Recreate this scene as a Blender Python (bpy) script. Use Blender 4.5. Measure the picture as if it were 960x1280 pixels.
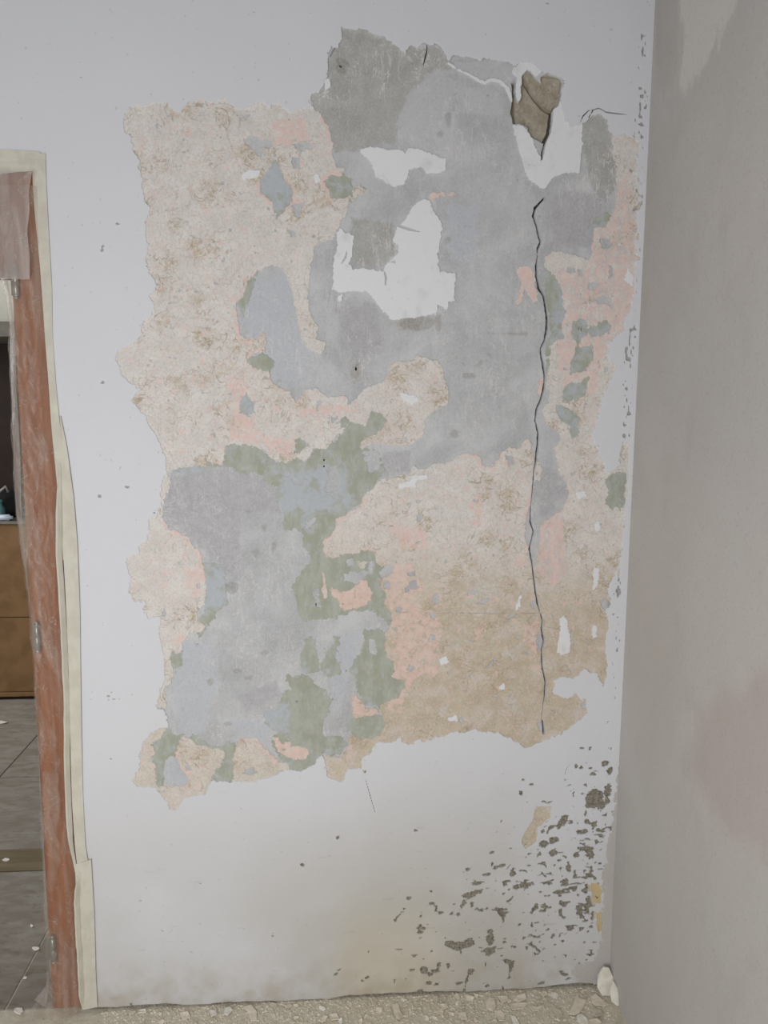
import bpy, bmesh, math, random
import numpy as np
from mathutils import Vector, Matrix

random.seed(7)
RNG = np.random.default_rng(11)
scene = bpy.context.scene
COL = scene.collection
for o in list(bpy.data.objects):
    bpy.data.objects.remove(o, do_unlink=True)

# ------------------------------------------------------------------ camera
# world: x to the right along the damaged wall, y into that wall, z up; wall face y = 0
FPX, CAM_D, CAM_H = 960.0, 1.75, 1.457
dn = np.array([-37, 7284, 960.0]); dn /= np.linalg.norm(dn)
rt = np.array([13750, -57, 960.0]); rt -= dn * (rt @ dn); rt /= np.linalg.norm(rt)
fw = np.cross(rt, dn)
cam_data = bpy.data.cameras.new('camera')
cam_data.sensor_fit = 'VERTICAL'
cam_data.sensor_height = 24.0
cam_data.lens = 24.0 * FPX / 1280.0
cam_data.clip_start = 0.02
cam = bpy.data.objects.new('camera', cam_data)
COL.objects.link(cam)
cx = np.array([rt[0], fw[0], -dn[0]]); cy = -np.array([rt[1], fw[1], -dn[1]]); cz = -np.array([rt[2], fw[2], -dn[2]])
cam.matrix_world = Matrix(((cx[0], cy[0], cz[0], 0.0), (cx[1], cy[1], cz[1], -CAM_D), (cx[2], cy[2], cz[2], CAM_H), (0, 0, 0, 1)))
scene.camera = cam

# ------------------------------------------------------------------ light
world = bpy.data.worlds.new('world'); scene.world = world
world.use_nodes = True
wbg = world.node_tree.nodes['Background']
wbg.inputs[0].default_value = (0.93, 0.96, 1.0, 1); wbg.inputs[1].default_value = 0.24

def area(name, loc, target, sx, sy, power, color):
    l = bpy.data.lights.new(name, 'AREA'); l.shape = 'RECTANGLE'; l.size = sx; l.size_y = sy
    l.energy = power; l.color = color
    o = bpy.data.objects.new(name, l); COL.objects.link(o)
    o.location = loc
    o.rotation_euler = (Vector(target) - Vector(loc)).to_track_quat('-Z', 'Y').to_euler()
    return o
area('assumed_window_light', (-0.62, -2.15, 1.10), (-0.35, 0, 1.0), 0.8, 1.4, 28, (0.98, 0.99, 1.0))  # area light for an assumed, unseen window; placed to match the wall's brightness
area('far_room_fill', (-3.2, 1.3, 1.9), (-1.3, 1.4, 0.3), 1.0, 1.2, 32, (0.98, 0.99, 1.0))  # added unseen area light that brightens the far room and its floor

vs = scene.view_settings
vs.view_transform = 'Standard'; vs.look = 'None'; vs.gamma = 1.0; vs.use_curve_mapping = False
vs.exposure = 0.0

# ------------------------------------------------------------------ pixel <-> place helpers
def _ray(x, y):
    x = np.asarray(x, float); y = np.asarray(y, float)
    v = np.stack([x - 480, y - 640, np.full_like(x, FPX)], -1)
    return np.stack([v @ rt, v @ fw, -(v @ dn)], -1)
def at(x, y, Y=0.0):                      # point of the plane y = Y seen at pixel
    w = _ray(x, y); t = (CAM_D + Y) / w[..., 1]
    p = w * t[..., None] if w.ndim > 1 else w * t
    return p + np.array([0, -CAM_D, CAM_H])
def on_floor(x, y, z=0.0):
    w = _ray(x, y); t = (z - CAM_H) / w[..., 2]
    return w * (t[..., None] if w.ndim > 1 else t) + np.array([0, -CAM_D, CAM_H])
def W(pts):                                # list of pixels -> wall (x, z)
    a = np.array(pts, float); p = at(a[:, 0], a[:, 1]); return p[:, [0, 2]]
def proj(X, Y, Z):                          # pixel of a place
    q = np.array([X, Y + CAM_D, Z - CAM_H]); c = q[0] * rt + q[1] * fw - q[2] * dn
    return (480 + FPX * c[0] / c[2], 640 + FPX * c[1] / c[2])
PX = 0.00187                               # about one photograph pixel on the wall, in metres

# ------------------------------------------------------------------ object helpers
def link(name, me, mat=None, parent=None):
    o = bpy.data.objects.new(name, me); COL.objects.link(o)
    if mat is not None: me.materials.append(mat)
    if parent is not None: o.parent = parent
    return o
def tag(o, label=None, cat=None, group=None, kind=None):
    if label: o['label'] = label
    if cat: o['category'] = cat
    if group: o['group'] = group
    if kind: o['kind'] = kind
    return o
def empty(name, loc=(0, 0, 0)):
    o = bpy.data.objects.new(name, None); COL.objects.link(o); o.location = loc
    o.empty_display_size = 0.05
    return o
def pymesh(name, v, f, smooth=False):
    me = bpy.data.meshes.new(name); me.from_pydata([tuple(p) for p in v], [], f); me.update()
    if smooth: me.polygons.foreach_set('use_smooth', [True] * len(me.polygons))
    return me
def from_bm(bm, name, smooth=False):
    me = bpy.data.meshes.new(name); bm.normal_update(); bm.to_mesh(me); bm.free()
    if smooth: me.polygons.foreach_set('use_smooth', [True] * len(me.polygons))
    return me
def box_bm(bm, lo, hi, bev=0.0):
    c = [(a + b) / 2 for a, b in zip(lo, hi)]; s = [b - a for a, b in zip(lo, hi)]
    r = bmesh.ops.create_cube(bm, size=1.0, matrix=Matrix.Translation(c) @ Matrix.Diagonal((*s, 1)))
    if bev > 0:
        ed = list({e for v in r['verts'] for e in v.link_edges})
        bmesh.ops.bevel(bm, geom=ed, offset=bev, segments=2, affect='EDGES', profile=0.5)
    return bm
def box(name, lo, hi, mat, parent=None, bev=0.0):
    return link(name, from_bm(box_bm(bmesh.new(), lo, hi, bev), name), mat, parent)
def lathe_bm(bm, prof, n=16, loc=(0, 0, 0), mtx=None):
    rings = []
    for r, z in prof:
        rings.append([bm.verts.new((r * math.cos(2 * math.pi * k / n), r * math.sin(2 * math.pi * k / n), z)) for k in range(n)])
    for a, b in zip(rings, rings[1:]):
        for k in range(n):
            bm.faces.new((a[k], a[(k + 1) % n], b[(k + 1) % n], b[k]))
    bm.faces.new(rings[0][::-1]); bm.faces.new(rings[-1])
    M = Matrix.Translation(loc) @ (mtx if mtx is not None else Matrix.Identity(4))
    bmesh.ops.transform(bm, matrix=M, verts=[v for r in rings for v in r])
    return bm

# ------------------------------------------------------------------ noise fields
def vnoise(X, Z, s, seed):
    g = np.random.default_rng(seed).random((256, 256)).astype(np.float32)
    x = X / s + 1000.3; z = Z / s + 1000.7
    i = np.floor(x).astype(int); j = np.floor(z).astype(int)
    fx = x - i; fz = z - j
    fx = fx * fx * (3 - 2 * fx); fz = fz * fz * (3 - 2 * fz)
    i0 = i % 256; i1 = (i + 1) % 256; j0 = j % 256; j1 = (j + 1) % 256
    return (g[i0, j0] * (1 - fx) + g[i1, j0] * fx) * (1 - fz) + (g[i0, j1] * (1 - fx) + g[i1, j1] * fx) * fz
def fbm(X, Z, s, seed, octv=4, gain=0.55):
    a = 1.0; t = 0.0; out = 0.0
    for k in range(octv):
        out = out + a * (vnoise(X, Z, s / 2 ** k, seed + 17 * k) * 2 - 1); t += a; a *= gain
    return out / t * 1.6

# ------------------------------------------------------------------ the raster grid on the wall face
HC = 0.0019
GX0, GX1, GZ0, GZ1 = -0.72, 0.7050, 0.0, 2.36
NX = int(round((GX1 - GX0) / HC)) + 1; NZ = int(round((GZ1 - GZ0) / HC)) + 1
xs = GX0 + np.arange(NX) * HC; zs = GZ0 + np.arange(NZ) * HC
XX, ZZ = np.meshgrid(xs, zs)              # index [row z, col x]

def sdf(poly, margin=0.03, closed=True):
    """signed distance (inside positive), clamped to +-margin; poly in wall metres"""
    d2 = np.full((NZ, NX), margin * margin, np.float32)
    par = np.zeros((NZ, NX + 1), np.int32)
    n = len(poly)
    for k in range(n if closed else n - 1):
        (ax, az), (bx, bz) = poly[k], poly[(k + 1) % n]
        i0 = max(0, int((min(ax, bx) - margin - GX0) / HC)); i1 = min(NX, int((max(ax, bx) + margin - GX0) / HC) + 2)
        j0 = max(0, int((min(az, bz) - margin - GZ0) / HC)); j1 = min(NZ, int((max(az, bz) + margin - GZ0) / HC) + 2)
        if i1 > i0 and j1 > j0:
            x = XX[j0:j1, i0:i1]; z = ZZ[j0:j1, i0:i1]
            ux, uz = bx - ax, bz - az; L = ux * ux + uz * uz + 1e-12
            t = np.clip(((x - ax) * ux + (z - az) * uz) / L, 0, 1)
            d = (x - ax - t * ux) ** 2 + (z - az - t * uz) ** 2
            d2[j0:j1, i0:i1] = np.minimum(d2[j0:j1, i0:i1], d)
        if closed and az != bz:
            lo, hi = (az, bz) if az < bz else (bz, az)
            r0 = max(0, int(math.ceil((lo - GZ0) / HC - 1e-9))); r1 = min(NZ, int(math.ceil((hi - GZ0) / HC - 1e-9)))
            if r1 > r0:
                rows = np.arange(r0, r1)
                xi = ax + (zs[rows] - az) / (bz - az) * (bx - ax)
                ci = np.clip(np.ceil((xi - GX0) / HC).astype(int), 0, NX)
                par[rows, ci] += 1
    ins = (np.cumsum(par, 1)[:, :NX] % 2) == 1
    d = np.sqrt(d2)
    return np.where(ins, d, -d) if closed else d
def line_field(pts, scale=1.0):
    """positive inside a line whose half width (px) is the third number of each point"""
    out = np.full((NZ, NX), -0.03, np.float32); w = W([(p[0], p[1]) for p in pts])
    for k in range(len(pts) - 1):
        (ax, az), (bx, bz) = w[k], w[k + 1]; m = 0.02
        i0 = max(0, int((min(ax, bx) - m - GX0) / HC)); i1 = min(NX, int((max(ax, bx) + m - GX0) / HC) + 2)
        j0 = max(0, int((min(az, bz) - m - GZ0) / HC)); j1 = min(NZ, int((max(az, bz) + m - GZ0) / HC) + 2)
        x = XX[j0:j1, i0:i1]; z = ZZ[j0:j1, i0:i1]
        ux, uz = bx - ax, bz - az; L = ux * ux + uz * uz + 1e-12
        t = np.clip(((x - ax) * ux + (z - az) * uz) / L, 0, 1)
        hw = (pts[k][2] * (1 - t) + pts[k + 1][2] * t) * PX * scale
        f = hw - np.sqrt((x - ax - t * ux) ** 2 + (z - az - t * uz) ** 2)
        out[j0:j1, i0:i1] = np.maximum(out[j0:j1, i0:i1], f)
    return out
def union(polys, margin=0.03):
    out = None
    for p in polys:
        f = sdf(W(p), margin); out = f if out is None else np.maximum(out, f)
    return out
def spots_field(lst):
    """ellipses (x, y, rx, ry, degrees) in photograph pixels"""
    out = np.full((NZ, NX), -0.03, np.float32)
    for s in lst:
        x, y, rx, ry = s[:4]; a = math.radians(s[4]) if len(s) > 4 else 0.0
        c = W([(x, y)])[0]; rx *= PX; ry *= PX; m = max(rx, ry) + 0.012
        i0 = max(0, int((c[0] - m - GX0) / HC)); i1 = min(NX, int((c[0] + m - GX0) / HC) + 2)
        j0 = max(0, int((c[1] - m - GZ0) / HC)); j1 = min(NZ, int((c[1] + m - GZ0) / HC) + 2)
        if i1 <= i0 or j1 <= j0: continue
        X = XX[j0:j1, i0:i1] - c[0]; Z = ZZ[j0:j1, i0:i1] - c[1]
        u = X * math.cos(a) + Z * math.sin(a); v = -X * math.sin(a) + Z * math.cos(a)
        f = (1 - np.sqrt((u / rx) ** 2 + (v / ry) ** 2)) * min(rx, ry)
        out[j0:j1, i0:i1] = np.maximum(out[j0:j1, i0:i1], f)
    return out
def sstep(f, a, b):
    t = np.clip((f - a) / (b - a), 0, 1); return t * t * (3 - 2 * t)
def sample(F, x, z):
    i = np.clip((x - GX0) / HC, 0, NX - 1.001); j = np.clip((z - GZ0) / HC, 0, NZ - 1.001)
    a = i.astype(int); b = j.astype(int); fx = i - a; fz = j - b
    return (F[b, a] * (1 - fx) + F[b, a + 1] * fx) * (1 - fz) + (F[b + 1, a] * (1 - fx) + F[b + 1, a + 1] * fx) * fz

# ------------------------------------------------------------------ a layer: marching squares -> coat with rims
def march(F, block=1, coarse=None):
    """polygons (vertex ids), per polygon cell, rim segments, vertex coordinates"""
    F = F.copy(); F[np.abs(F) < 2e-5] = 2e-5
    inn = F > 0
    nid = np.arange(NZ * NX).reshape(NZ, NX)
    hx = inn[:, :-1] != inn[:, 1:]; vx = inn[:-1, :] != inn[1:, :]
    base = NZ * NX
    hid = np.full((NZ, NX - 1), -1); hid[hx] = base + np.arange(hx.sum()); base2 = base + hx.sum()
    vid = np.full((NZ - 1, NX), -1); vid[vx] = base2 + np.arange(vx.sum())
    j, i = np.nonzero(hx); t = F[j, i] / (F[j, i] - F[j, i + 1]); hp = np.stack([xs[i] + t * HC, zs[j]], 1)
    j, i = np.nonzero(vx); t = F[j, i] / (F[j, i] - F[j + 1, i]); vp = np.stack([xs[i], zs[j] + t * HC], 1)
    co = np.concatenate([np.stack([XX.ravel(), ZZ.ravel()], 1), hp, vp])
    case = inn[:-1, :-1] * 1 + inn[:-1, 1:] * 2 + inn[1:, 1:] * 4 + inn[1:, :-1] * 8
    el = [lambda j, i: nid[j, i], lambda j, i: hid[j, i], lambda j, i: nid[j, i + 1], lambda j, i: vid[j, i + 1],
          lambda j, i: nid[j + 1, i + 1], lambda j, i: hid[j + 1, i], lambda j, i: nid[j + 1, i], lambda j, i: vid[j, i]]
    polys = []; segs = []
    for c in range(1, 16):
        jj, ii = np.nonzero(case == c)
        if len(jj) == 0: continue
        if c == 15 and block > 1:
            B = block; nbj, nbi = (NZ - 1) // B, (NX - 1) // B
            ok = case == 15
            if coarse is not None: ok = ok & coarse[:-1, :-1]
            full = ok[:nbj * B, :nbi * B].reshape(nbj, B, nbi, B).all((1, 3))
            bj, bi = np.nonzero(full)
            polys.append((np.stack([nid[bj * B, bi * B], nid[bj * B, bi * B + B], nid[bj * B + B, bi * B + B], nid[bj * B + B, bi * B]], 1), bj * B, bi * B))
            covered = np.zeros_like(case, bool)
            covered[:nbj * B, :nbi * B] = np.repeat(np.repeat(full, B, 0), B, 1)
            keep = ~covered[jj, ii]; jj = jj[keep]; ii = ii[keep]
        seq = []
        for k in range(4):
            a = (c >> k) & 1; b = (c >> ((k + 1) % 4)) & 1
            if a: seq.append(2 * k)
            if a != b: seq.append(2 * k + 1)
        P = np.stack([el[q](jj, ii) for q in seq], 1)
        polys.append((P, jj, ii))
        for q in range(len(seq)):
            r = (q + 1) % len(seq)
            if seq[q] % 2 == 1 and seq[r] % 2 == 1 and ((c >> (seq[q] // 2)) & 1):
                segs.append((P[:, q], P[:, r], jj, ii))
    return polys, segs, co, case
def components(mask):
    """4-connected labels of a boolean cell mask, by runs and union-find"""
    par = []
    def find(a):
        while par[a] != a:
            par[a] = par[par[a]]; a = par[a]
        return a
    lab = np.full(mask.shape, -1, np.int32); prev = []
    for j in range(mask.shape[0]):
        r = np.diff(np.concatenate([[0], mask[j].astype(np.int8), [0]]))
        st = np.nonzero(r == 1)[0]; en = np.nonzero(r == -1)[0]; cur = []; p = 0
        for s, e in zip(st, en):
            k = len(par); par.append(k); lab[j, s:e] = k; cur.append((s, e, k))
            while p < len(prev) and prev[p][1] <= s: p += 1
            q = p
            while q < len(prev) and prev[q][0] < e:
                a, b = find(prev[q][2]), find(k)
                if a != b: par[max(a, b)] = min(a, b)
                q += 1
        prev = cur
    root = np.array([find(k) for k in range(len(par))] or [0])
    lab[lab >= 0] = root[lab[lab >= 0]]
    return lab
RELIEF = None
def relief(x, z):
    return sample(RELIEF, x, z)
def build_mesh(name, groups, segs, co, y_front, y_back, attrs, ysurf=None):
    """groups: list of polygon index arrays (n, k); segs: (a, b) arrays"""
    used = np.concatenate([g.ravel() for g in groups] + [s.ravel() for s in segs])
    ids = np.unique(used); remap = np.full(len(co), -1, np.int64); remap[ids] = np.arange(len(ids))
    p = co[ids]; n = len(ids)
    rel = relief(p[:, 0], p[:, 1])
    yf = y_front + rel if ysurf is None else y_front + rel + sample(ysurf, p[:, 0], p[:, 1])
    V = [np.stack([p[:, 0], yf, p[:, 1]], 1)]
    loops = [remap[g].ravel() for g in groups if len(g)]
    sizes = [np.full(len(g), g.shape[1]) for g in groups if len(g)]
    if segs[0].size:
        rim = np.unique(np.concatenate(segs)); rmap = np.full(len(co), -1, np.int64); rmap[rim] = n + np.arange(len(rim))
        q = co[rim]; V.append(np.stack([q[:, 0], y_back + relief(q[:, 0], q[:, 1]), q[:, 1]], 1))
        a, b = segs
        quads = np.stack([remap[b], remap[a], rmap[a], rmap[b]], 1)
        loops.append(quads.ravel()); sizes.append(np.full(len(quads), 4))
    V = np.concatenate(V).astype(np.float32); L = np.concatenate(loops).astype(np.int32); S = np.concatenate(sizes).astype(np.int32)
    me = bpy.data.meshes.new(name)
    me.vertices.add(len(V)); me.vertices.foreach_set('co', V.ravel())
    me.loops.add(len(L)); me.loops.foreach_set('vertex_index', L)
    me.polygons.add(len(S)); me.polygons.foreach_set('loop_start', np.concatenate([[0], np.cumsum(S)[:-1]]).astype(np.int32))
    me.update(calc_edges=True)
    for k, Fk in attrs.items():
        at_ = me.attributes.new(k, 'FLOAT', 'POINT')
        at_.data.foreach_set('value', sample(Fk, V[:, 0], V[:, 2]).astype(np.float32))
    return me
def coat(name, F, mat, parent, y_front, y_back, attrs={}, block=1, min_px=70, fleck_name=None, limit=300, ysurf=None, coarse=None):
    """one mesh part for every separate island of the coat; the tiniest ones joined as stuff"""
    polys, segs, co, case = march(F, block, coarse)
    lab = components(case > 0)
    cells = np.bincount(lab[lab >= 0]); area_px = cells * (HC / PX) ** 2
    ids = np.nonzero(cells)[0]; ids = ids[np.argsort(-cells[ids])]
    big = [k for k in ids if area_px[k] >= min_px][:limit]; rest = np.setdiff1d(ids, big)
    out = []
    plab = [lab[j, i] for _, j, i in polys]; slab = [lab[s[2], s[3]] for s in segs]
    def take(sel):
        g = [P[sel(l)] for (P, _, _), l in zip(polys, plab)]
        a = np.concatenate([s[0][sel(l)] for s, l in zip(segs, slab)] or [np.zeros(0, int)])
        b = np.concatenate([s[1][sel(l)] for s, l in zip(segs, slab)] or [np.zeros(0, int)])
        return g, (a, b)
    for k in big:
        g, s = take(lambda l: l == k)
        nm = name
        out.append(link(nm, build_mesh(nm, g, s, co, y_front, y_back, attrs, ysurf), mat, parent))
    if len(rest) and fleck_name:
        isr = np.zeros(lab.max() + 2, bool); isr[rest] = True
        g, s = take(lambda l: isr[l])
        if sum(len(q) for q in g):
            o = link(fleck_name, build_mesh(fleck_name, g, s, co, y_front, y_back, attrs, ysurf), mat, parent); o['kind'] = 'stuff'
            out.append(o)
    return out

# ------------------------------------------------------------------ material helpers
KALB = 1.30
def lin(c):
    c = c / 255.0
    return c / 12.92 if c <= 0.04045 else ((c + 0.055) / 1.055) ** 2.4
def C(r, g, b, k=None):
    k = KALB if k is None else k
    return (min(0.95, lin(r) * k), min(0.95, lin(g) * k), min(0.95, lin(b) * k), 1.0)
class Mat:
    def __init__(s, name, rough=0.9, spec=0.25):
        s.m = bpy.data.materials.new(name); s.m.use_nodes = True
        s.t = s.m.node_tree; s.n = s.t.nodes; s.n.clear()
        s.out = s.n.new('ShaderNodeOutputMaterial'); s.b = s.n.new('ShaderNodeBsdfPrincipled')
        s.b.inputs['Roughness'].default_value = rough; s.b.inputs['Specular IOR Level'].default_value = spec
        s.t.links.new(s.b.outputs[0], s.out.inputs[0])
        s.tc = s.n.new('ShaderNodeTexCoord').outputs['Object']
    def put(s, a, v):
        if hasattr(v, 'is_output'): s.t.links.new(v, a)
        else: a.default_value = v
    def map(s, sc=(1, 1, 1), rot=(0, 0, 0), loc=(0, 0, 0), vec=None):
        m = s.n.new('ShaderNodeMapping'); s.put(m.inputs[0], vec or s.tc)
        m.inputs['Scale'].default_value = sc; m.inputs['Rotation'].default_value = rot; m.inputs['Location'].default_value = loc
        return m.outputs[0]
    def noise(s, scale, detail=4, rough=0.55, dist=0.0, vec=None, col=False):
        t = s.n.new('ShaderNodeTexNoise'); s.put(t.inputs['Vector'], vec or s.tc)
        t.inputs['Scale'].default_value = scale; t.inputs['Detail'].default_value = detail
        t.inputs['Roughness'].default_value = rough; t.inputs['Distortion'].default_value = dist
        return t.outputs['Color' if col else 'Fac']
    def voro(s, scale, feature='F1', vec=None, rnd=1.0):
        t = s.n.new('ShaderNodeTexVoronoi'); s.put(t.inputs['Vector'], vec or s.tc); t.feature = feature
        t.inputs['Scale'].default_value = scale; t.inputs['Randomness'].default_value = rnd
        return t.outputs['Distance']
    def wave(s, scale, dist=5, detail=3, dscale=1.0, vec=None, kind='BANDS'):
        t = s.n.new('ShaderNodeTexWave'); s.put(t.inputs['Vector'], vec or s.tc); t.wave_type = kind
        t.inputs['Scale'].default_value = scale; t.inputs['Distortion'].default_value = dist
        t.inputs['Detail'].default_value = detail; t.inputs['Detail Scale'].default_value = dscale
        return t.outputs['Fac']
    def attr(s, name):
        a = s.n.new('ShaderNodeAttribute'); a.attribute_name = name; return a.outputs['Fac']
    def math(s, op, a, b=0.0, c=None):
        m = s.n.new('ShaderNodeMath'); m.operation = op
        s.put(m.inputs[0], a); s.put(m.inputs[1], b)
        if c is not None: s.put(m.inputs[2], c)
        return m.outputs[0]
    def rng(s, v, a, b, lo=0.0, hi=1.0, smooth=True):
        m = s.n.new('ShaderNodeMapRange'); m.interpolation_type = 'SMOOTHSTEP' if smooth else 'LINEAR'
        s.put(m.inputs[0], v)
        for k, q in enumerate((a, b, lo, hi)): m.inputs[k + 1].default_value = q
        return m.outputs[0]
    def mix(s, f, a, b, mode='MIX'):
        m = s.n.new('ShaderNodeMix'); m.data_type = 'RGBA'; m.blend_type = mode
        s.put(m.inputs[0], f); s.put(m.inputs[6], a); s.put(m.inputs[7], b)
        return m.outputs[2]
    def lines(s, n, centre=0.5, w=0.012):
        """thin contour lines of a noise"""
        return s.rng(s.math('ABSOLUTE', s.math('SUBTRACT', n, centre)), 0.0, w, 1.0, 0.0)
    def sep(s):
        q = s.n.new('ShaderNodeSeparateXYZ'); s.t.links.new(s.tc, q.inputs[0]); return q.outputs
    def color(s, c): s.put(s.b.inputs['Base Color'], c); return s
    def bump(s, h, strength=0.3, dist=0.002):
        b = s.n.new('ShaderNodeBump'); s.put(b.inputs['Height'], h)
        b.inputs['Strength'].default_value = strength; b.inputs['Distance'].default_value = dist
        s.t.links.new(b.outputs[0], s.b.inputs['Normal']); return s

# --- white top coat of the damaged wall
m = Mat('white_wall_paint', 0.75, 0.25)
x_, y_, z_ = m.sep()
c = m.mix(m.noise(2.2, 4), C(199, 199, 203), C(192, 192, 195))
low = m.math('MULTIPLY', m.rng(z_, 0.72, 0.15), m.rng(m.noise(2.6, 4, 0.5), 0.22, 0.55))
lowx = m.math('MULTIPLY', low, m.rng(x_, -0.35, 0.15, 0.5, 1.0))
lowx = m.math('MULTIPLY', lowx, m.rng(x_, 0.62, 0.40, 0.35, 1.0))
c = m.mix(m.math('MULTIPLY', lowx, 0.9), c, C(172, 168, 161))
yel = m.math('MULTIPLY', m.math('MULTIPLY', m.rng(z_, 0.34, 0.05), m.rng(x_, -0.05, 0.08)), m.rng(x_, 0.36, 0.2))
c = m.mix(m.math('MULTIPLY', yel, 0.55), c, C(184, 174, 150))
ed = m.math('MULTIPLY', m.rng(z_, 0.16, 0.0), m.rng(m.noise(18, 5), 0.35, 0.7))
c = m.mix(m.math('MULTIPLY', ed, 0.6), c, C(160, 150, 132))
spk = m.rng(m.noise(95, 2, 0.6), 0.70, 0.76)
c = m.mix(m.math('MULTIPLY', spk, 0.35), c, C(140, 135, 126))
sm = m.rng(m.noise(30, 3, 0.6, vec=m.map((0.35, 1, 1.6))), 0.66, 0.74)
c = m.mix(m.math('MULTIPLY', m.math('MULTIPLY', sm, m.rng(z_, 0.9, 0.1)), 0.3), c, C(150, 145, 136))
m.color(c); m.bump(m.math('ADD', m.noise(14, 5, 0.5), m.math('MULTIPLY', m.noise(160, 3), 0.12)), 0.22, 0.004)
M_WHITE = m.m
# --- filler / whiter remnants left on the bare wall
m = Mat('white_filler', 0.85, 0.2)
dirt = m.rng(m.noise(26, 5, 0.6, vec=m.map((1.0, 1, 0.7))), 0.52, 0.72)
c = m.mix(m.math('MULTIPLY', dirt, 0.30), C(206, 206, 208), C(170, 167, 163))
c = m.mix(m.math('MULTIPLY', m.rng(m.noise(60, 5, 0.7), 0.6, 0.72), 0.25), c, C(160, 158, 155))
m.color(c); m.bump(m.noise(60, 5), 0.25, 0.002); M_FILL = m.m

# --- grey undercoat plaster (the wall body)
m = Mat('grey_undercoat', 0.9, 0.15)
vstr = m.noise(30, 4, 0.6, vec=m.map((1.0, 1, 0.16)))
vfin = m.noise(150, 3, 0.6, vec=m.map((1.0, 1, 0.12)))
cl = m.noise(9, 6, 0.62, 0.4)
c = m.mix(m.rng(cl, 0.28, 0.72), C(157, 157, 158), C(182, 182, 183))
c = m.mix(m.math('MULTIPLY', m.rng(vstr, 0.5, 0.75), 0.45), c, C(150, 150, 154))
dk = m.rng(m.math('ADD', m.attr('dark'), m.math('MULTIPLY', m.math('SUBTRACT', m.noise(26, 6, 0.72, 0.5), 0.5), 1.9)), 0.36, 0.70)
dkc = m.mix(m.rng(m.noise(20, 5, 0.6), 0.35, 0.65), C(150, 148, 143), C(164, 162, 158))
c = m.mix(dk, c, dkc)
mv = m.rng(m.math('ADD', m.attr('mauve'), m.math('MULTIPLY', m.math('SUBTRACT', m.noise(30, 6, 0.75, 0.6), 0.5), 2.2)), 0.35, 0.72)
c = m.mix(m.math('MULTIPLY', mv, 0.75), c, m.mix(m.rng(m.noise(60, 5, 0.7), 0.4, 0.6), C(153, 150, 152), C(163, 161, 164)))
bl = m.rng(m.math('ADD', m.attr('blue'), m.math('MULTIPLY', m.math('SUBTRACT', m.noise(24, 6, 0.7, 0.8), 0.5), 2.0)), 0.35, 0.85)
c = m.mix(m.math('MULTIPLY', bl, 0.8), c, m.mix(m.noise(45, 4), C(164, 168, 173), C(177, 178, 184)))
lt = m.rng(m.math('ADD', m.attr('light'), m.math('MULTIPLY', m.math('SUBTRACT', m.noise(22, 5, 0.65, 0.5), 0.5), 1.4)), 0.38, 0.72)
c = m.mix(m.math('MULTIPLY', lt, 0.8), c, C(176, 176, 178))
l1 = m.lines(m.noise(11, 5, 0.7, 0.6), 0.5, 0.010); l2 = m.lines(m.noise(16, 4, 0.6, 0.2, vec=m.map((1.6, 1, 0.25), (0, 0.12, 0))), 0.5, 0.008)
scr = m.math('MULTIPLY', m.math('MAXIMUM', l1, l2), m.rng(m.noise(7, 3), 0.40, 0.56))
c = m.mix(m.math('MULTIPLY', scr, m.math('MULTIPLY_ADD', m.attr('dark'), 0.4, 0.60)), c, C(200, 194, 192))
c = m.mix(m.math('MULTIPLY', m.rng(vfin, 0.6, 0.75), 0.35), c, C(186, 186, 188))
pit = m.rng(m.noise(42, 3, 0.6), 0.69, 0.74)
c = m.mix(m.math('MULTIPLY', pit, 0.5), c, C(128, 127, 124))
ol = m.attr('olive')
c = m.mix(ol, c, m.mix(m.rng(m.noise(120, 4, 0.7), 0.35, 0.65), C(94, 87, 72), C(128, 121, 106)))
c = m.mix(m.math('MULTIPLY', m.rng(m.noise(230, 3, 0.7), 0.42, 0.62), 0.22), c, C(196, 196, 198))
c = m.mix(m.math('MULTIPLY', m.rng(m.noise(120, 5, 0.75, 0.3), 0.52, 0.68), 0.30), c, C(138, 137, 138))
m.color(c); m.bump(m.math('ADD', m.math('MULTIPLY', cl, 0.8), m.math('MULTIPLY', vfin, 0.25)), 0.35, 0.003)
M_GREY = m.m

# --- green distemper
m = Mat('green_distemper', 0.9, 0.15)
x_, y_, z_ = m.sep()
g1 = m.mix(m.rng(m.noise(40, 5, 0.65, vec=m.map((1, 1, 0.5))), 0.38, 0.62), C(148, 150, 137), C(161, 163, 153))
wash = m.rng(m.math('ADD', m.attr('wash'), m.math('MULTIPLY', m.math('SUBTRACT', m.noise(28, 6, 0.68, 0.5), 0.5), 2.2)), 0.28, 0.78)
c = m.mix(wash, g1, m.mix(m.noise(60, 4), C(160, 166, 170), C(172, 175, 180)))
c = m.mix(m.math('MULTIPLY', m.rng(m.noise(22, 4), 0.58, 0.66), 0.6), c, C(150, 150, 128))
vfin = m.noise(130, 3, 0.6, vec=m.map((1.0, 1, 0.15)))
c = m.mix(m.math('MULTIPLY', m.rng(vfin, 0.6, 0.75), 0.3), c, C(180, 182, 178))
c = m.mix(m.math('MULTIPLY', m.rng(m.noise(90, 5, 0.75, 0.4), 0.50, 0.68), 0.35), c, C(136, 140, 128))
c = m.mix(m.math('MULTIPLY', m.rng(m.noise(70, 5, 0.75, 0.4, vec=m.map((1, 1, 0.6), (0, 0, 0), (4, 1, 2))), 0.54, 0.70), 0.5), c, C(178, 180, 182))
m.color(c); m.bump(m.noise(50, 5), 0.25, 0.002); M_GREEN = m.m

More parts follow.
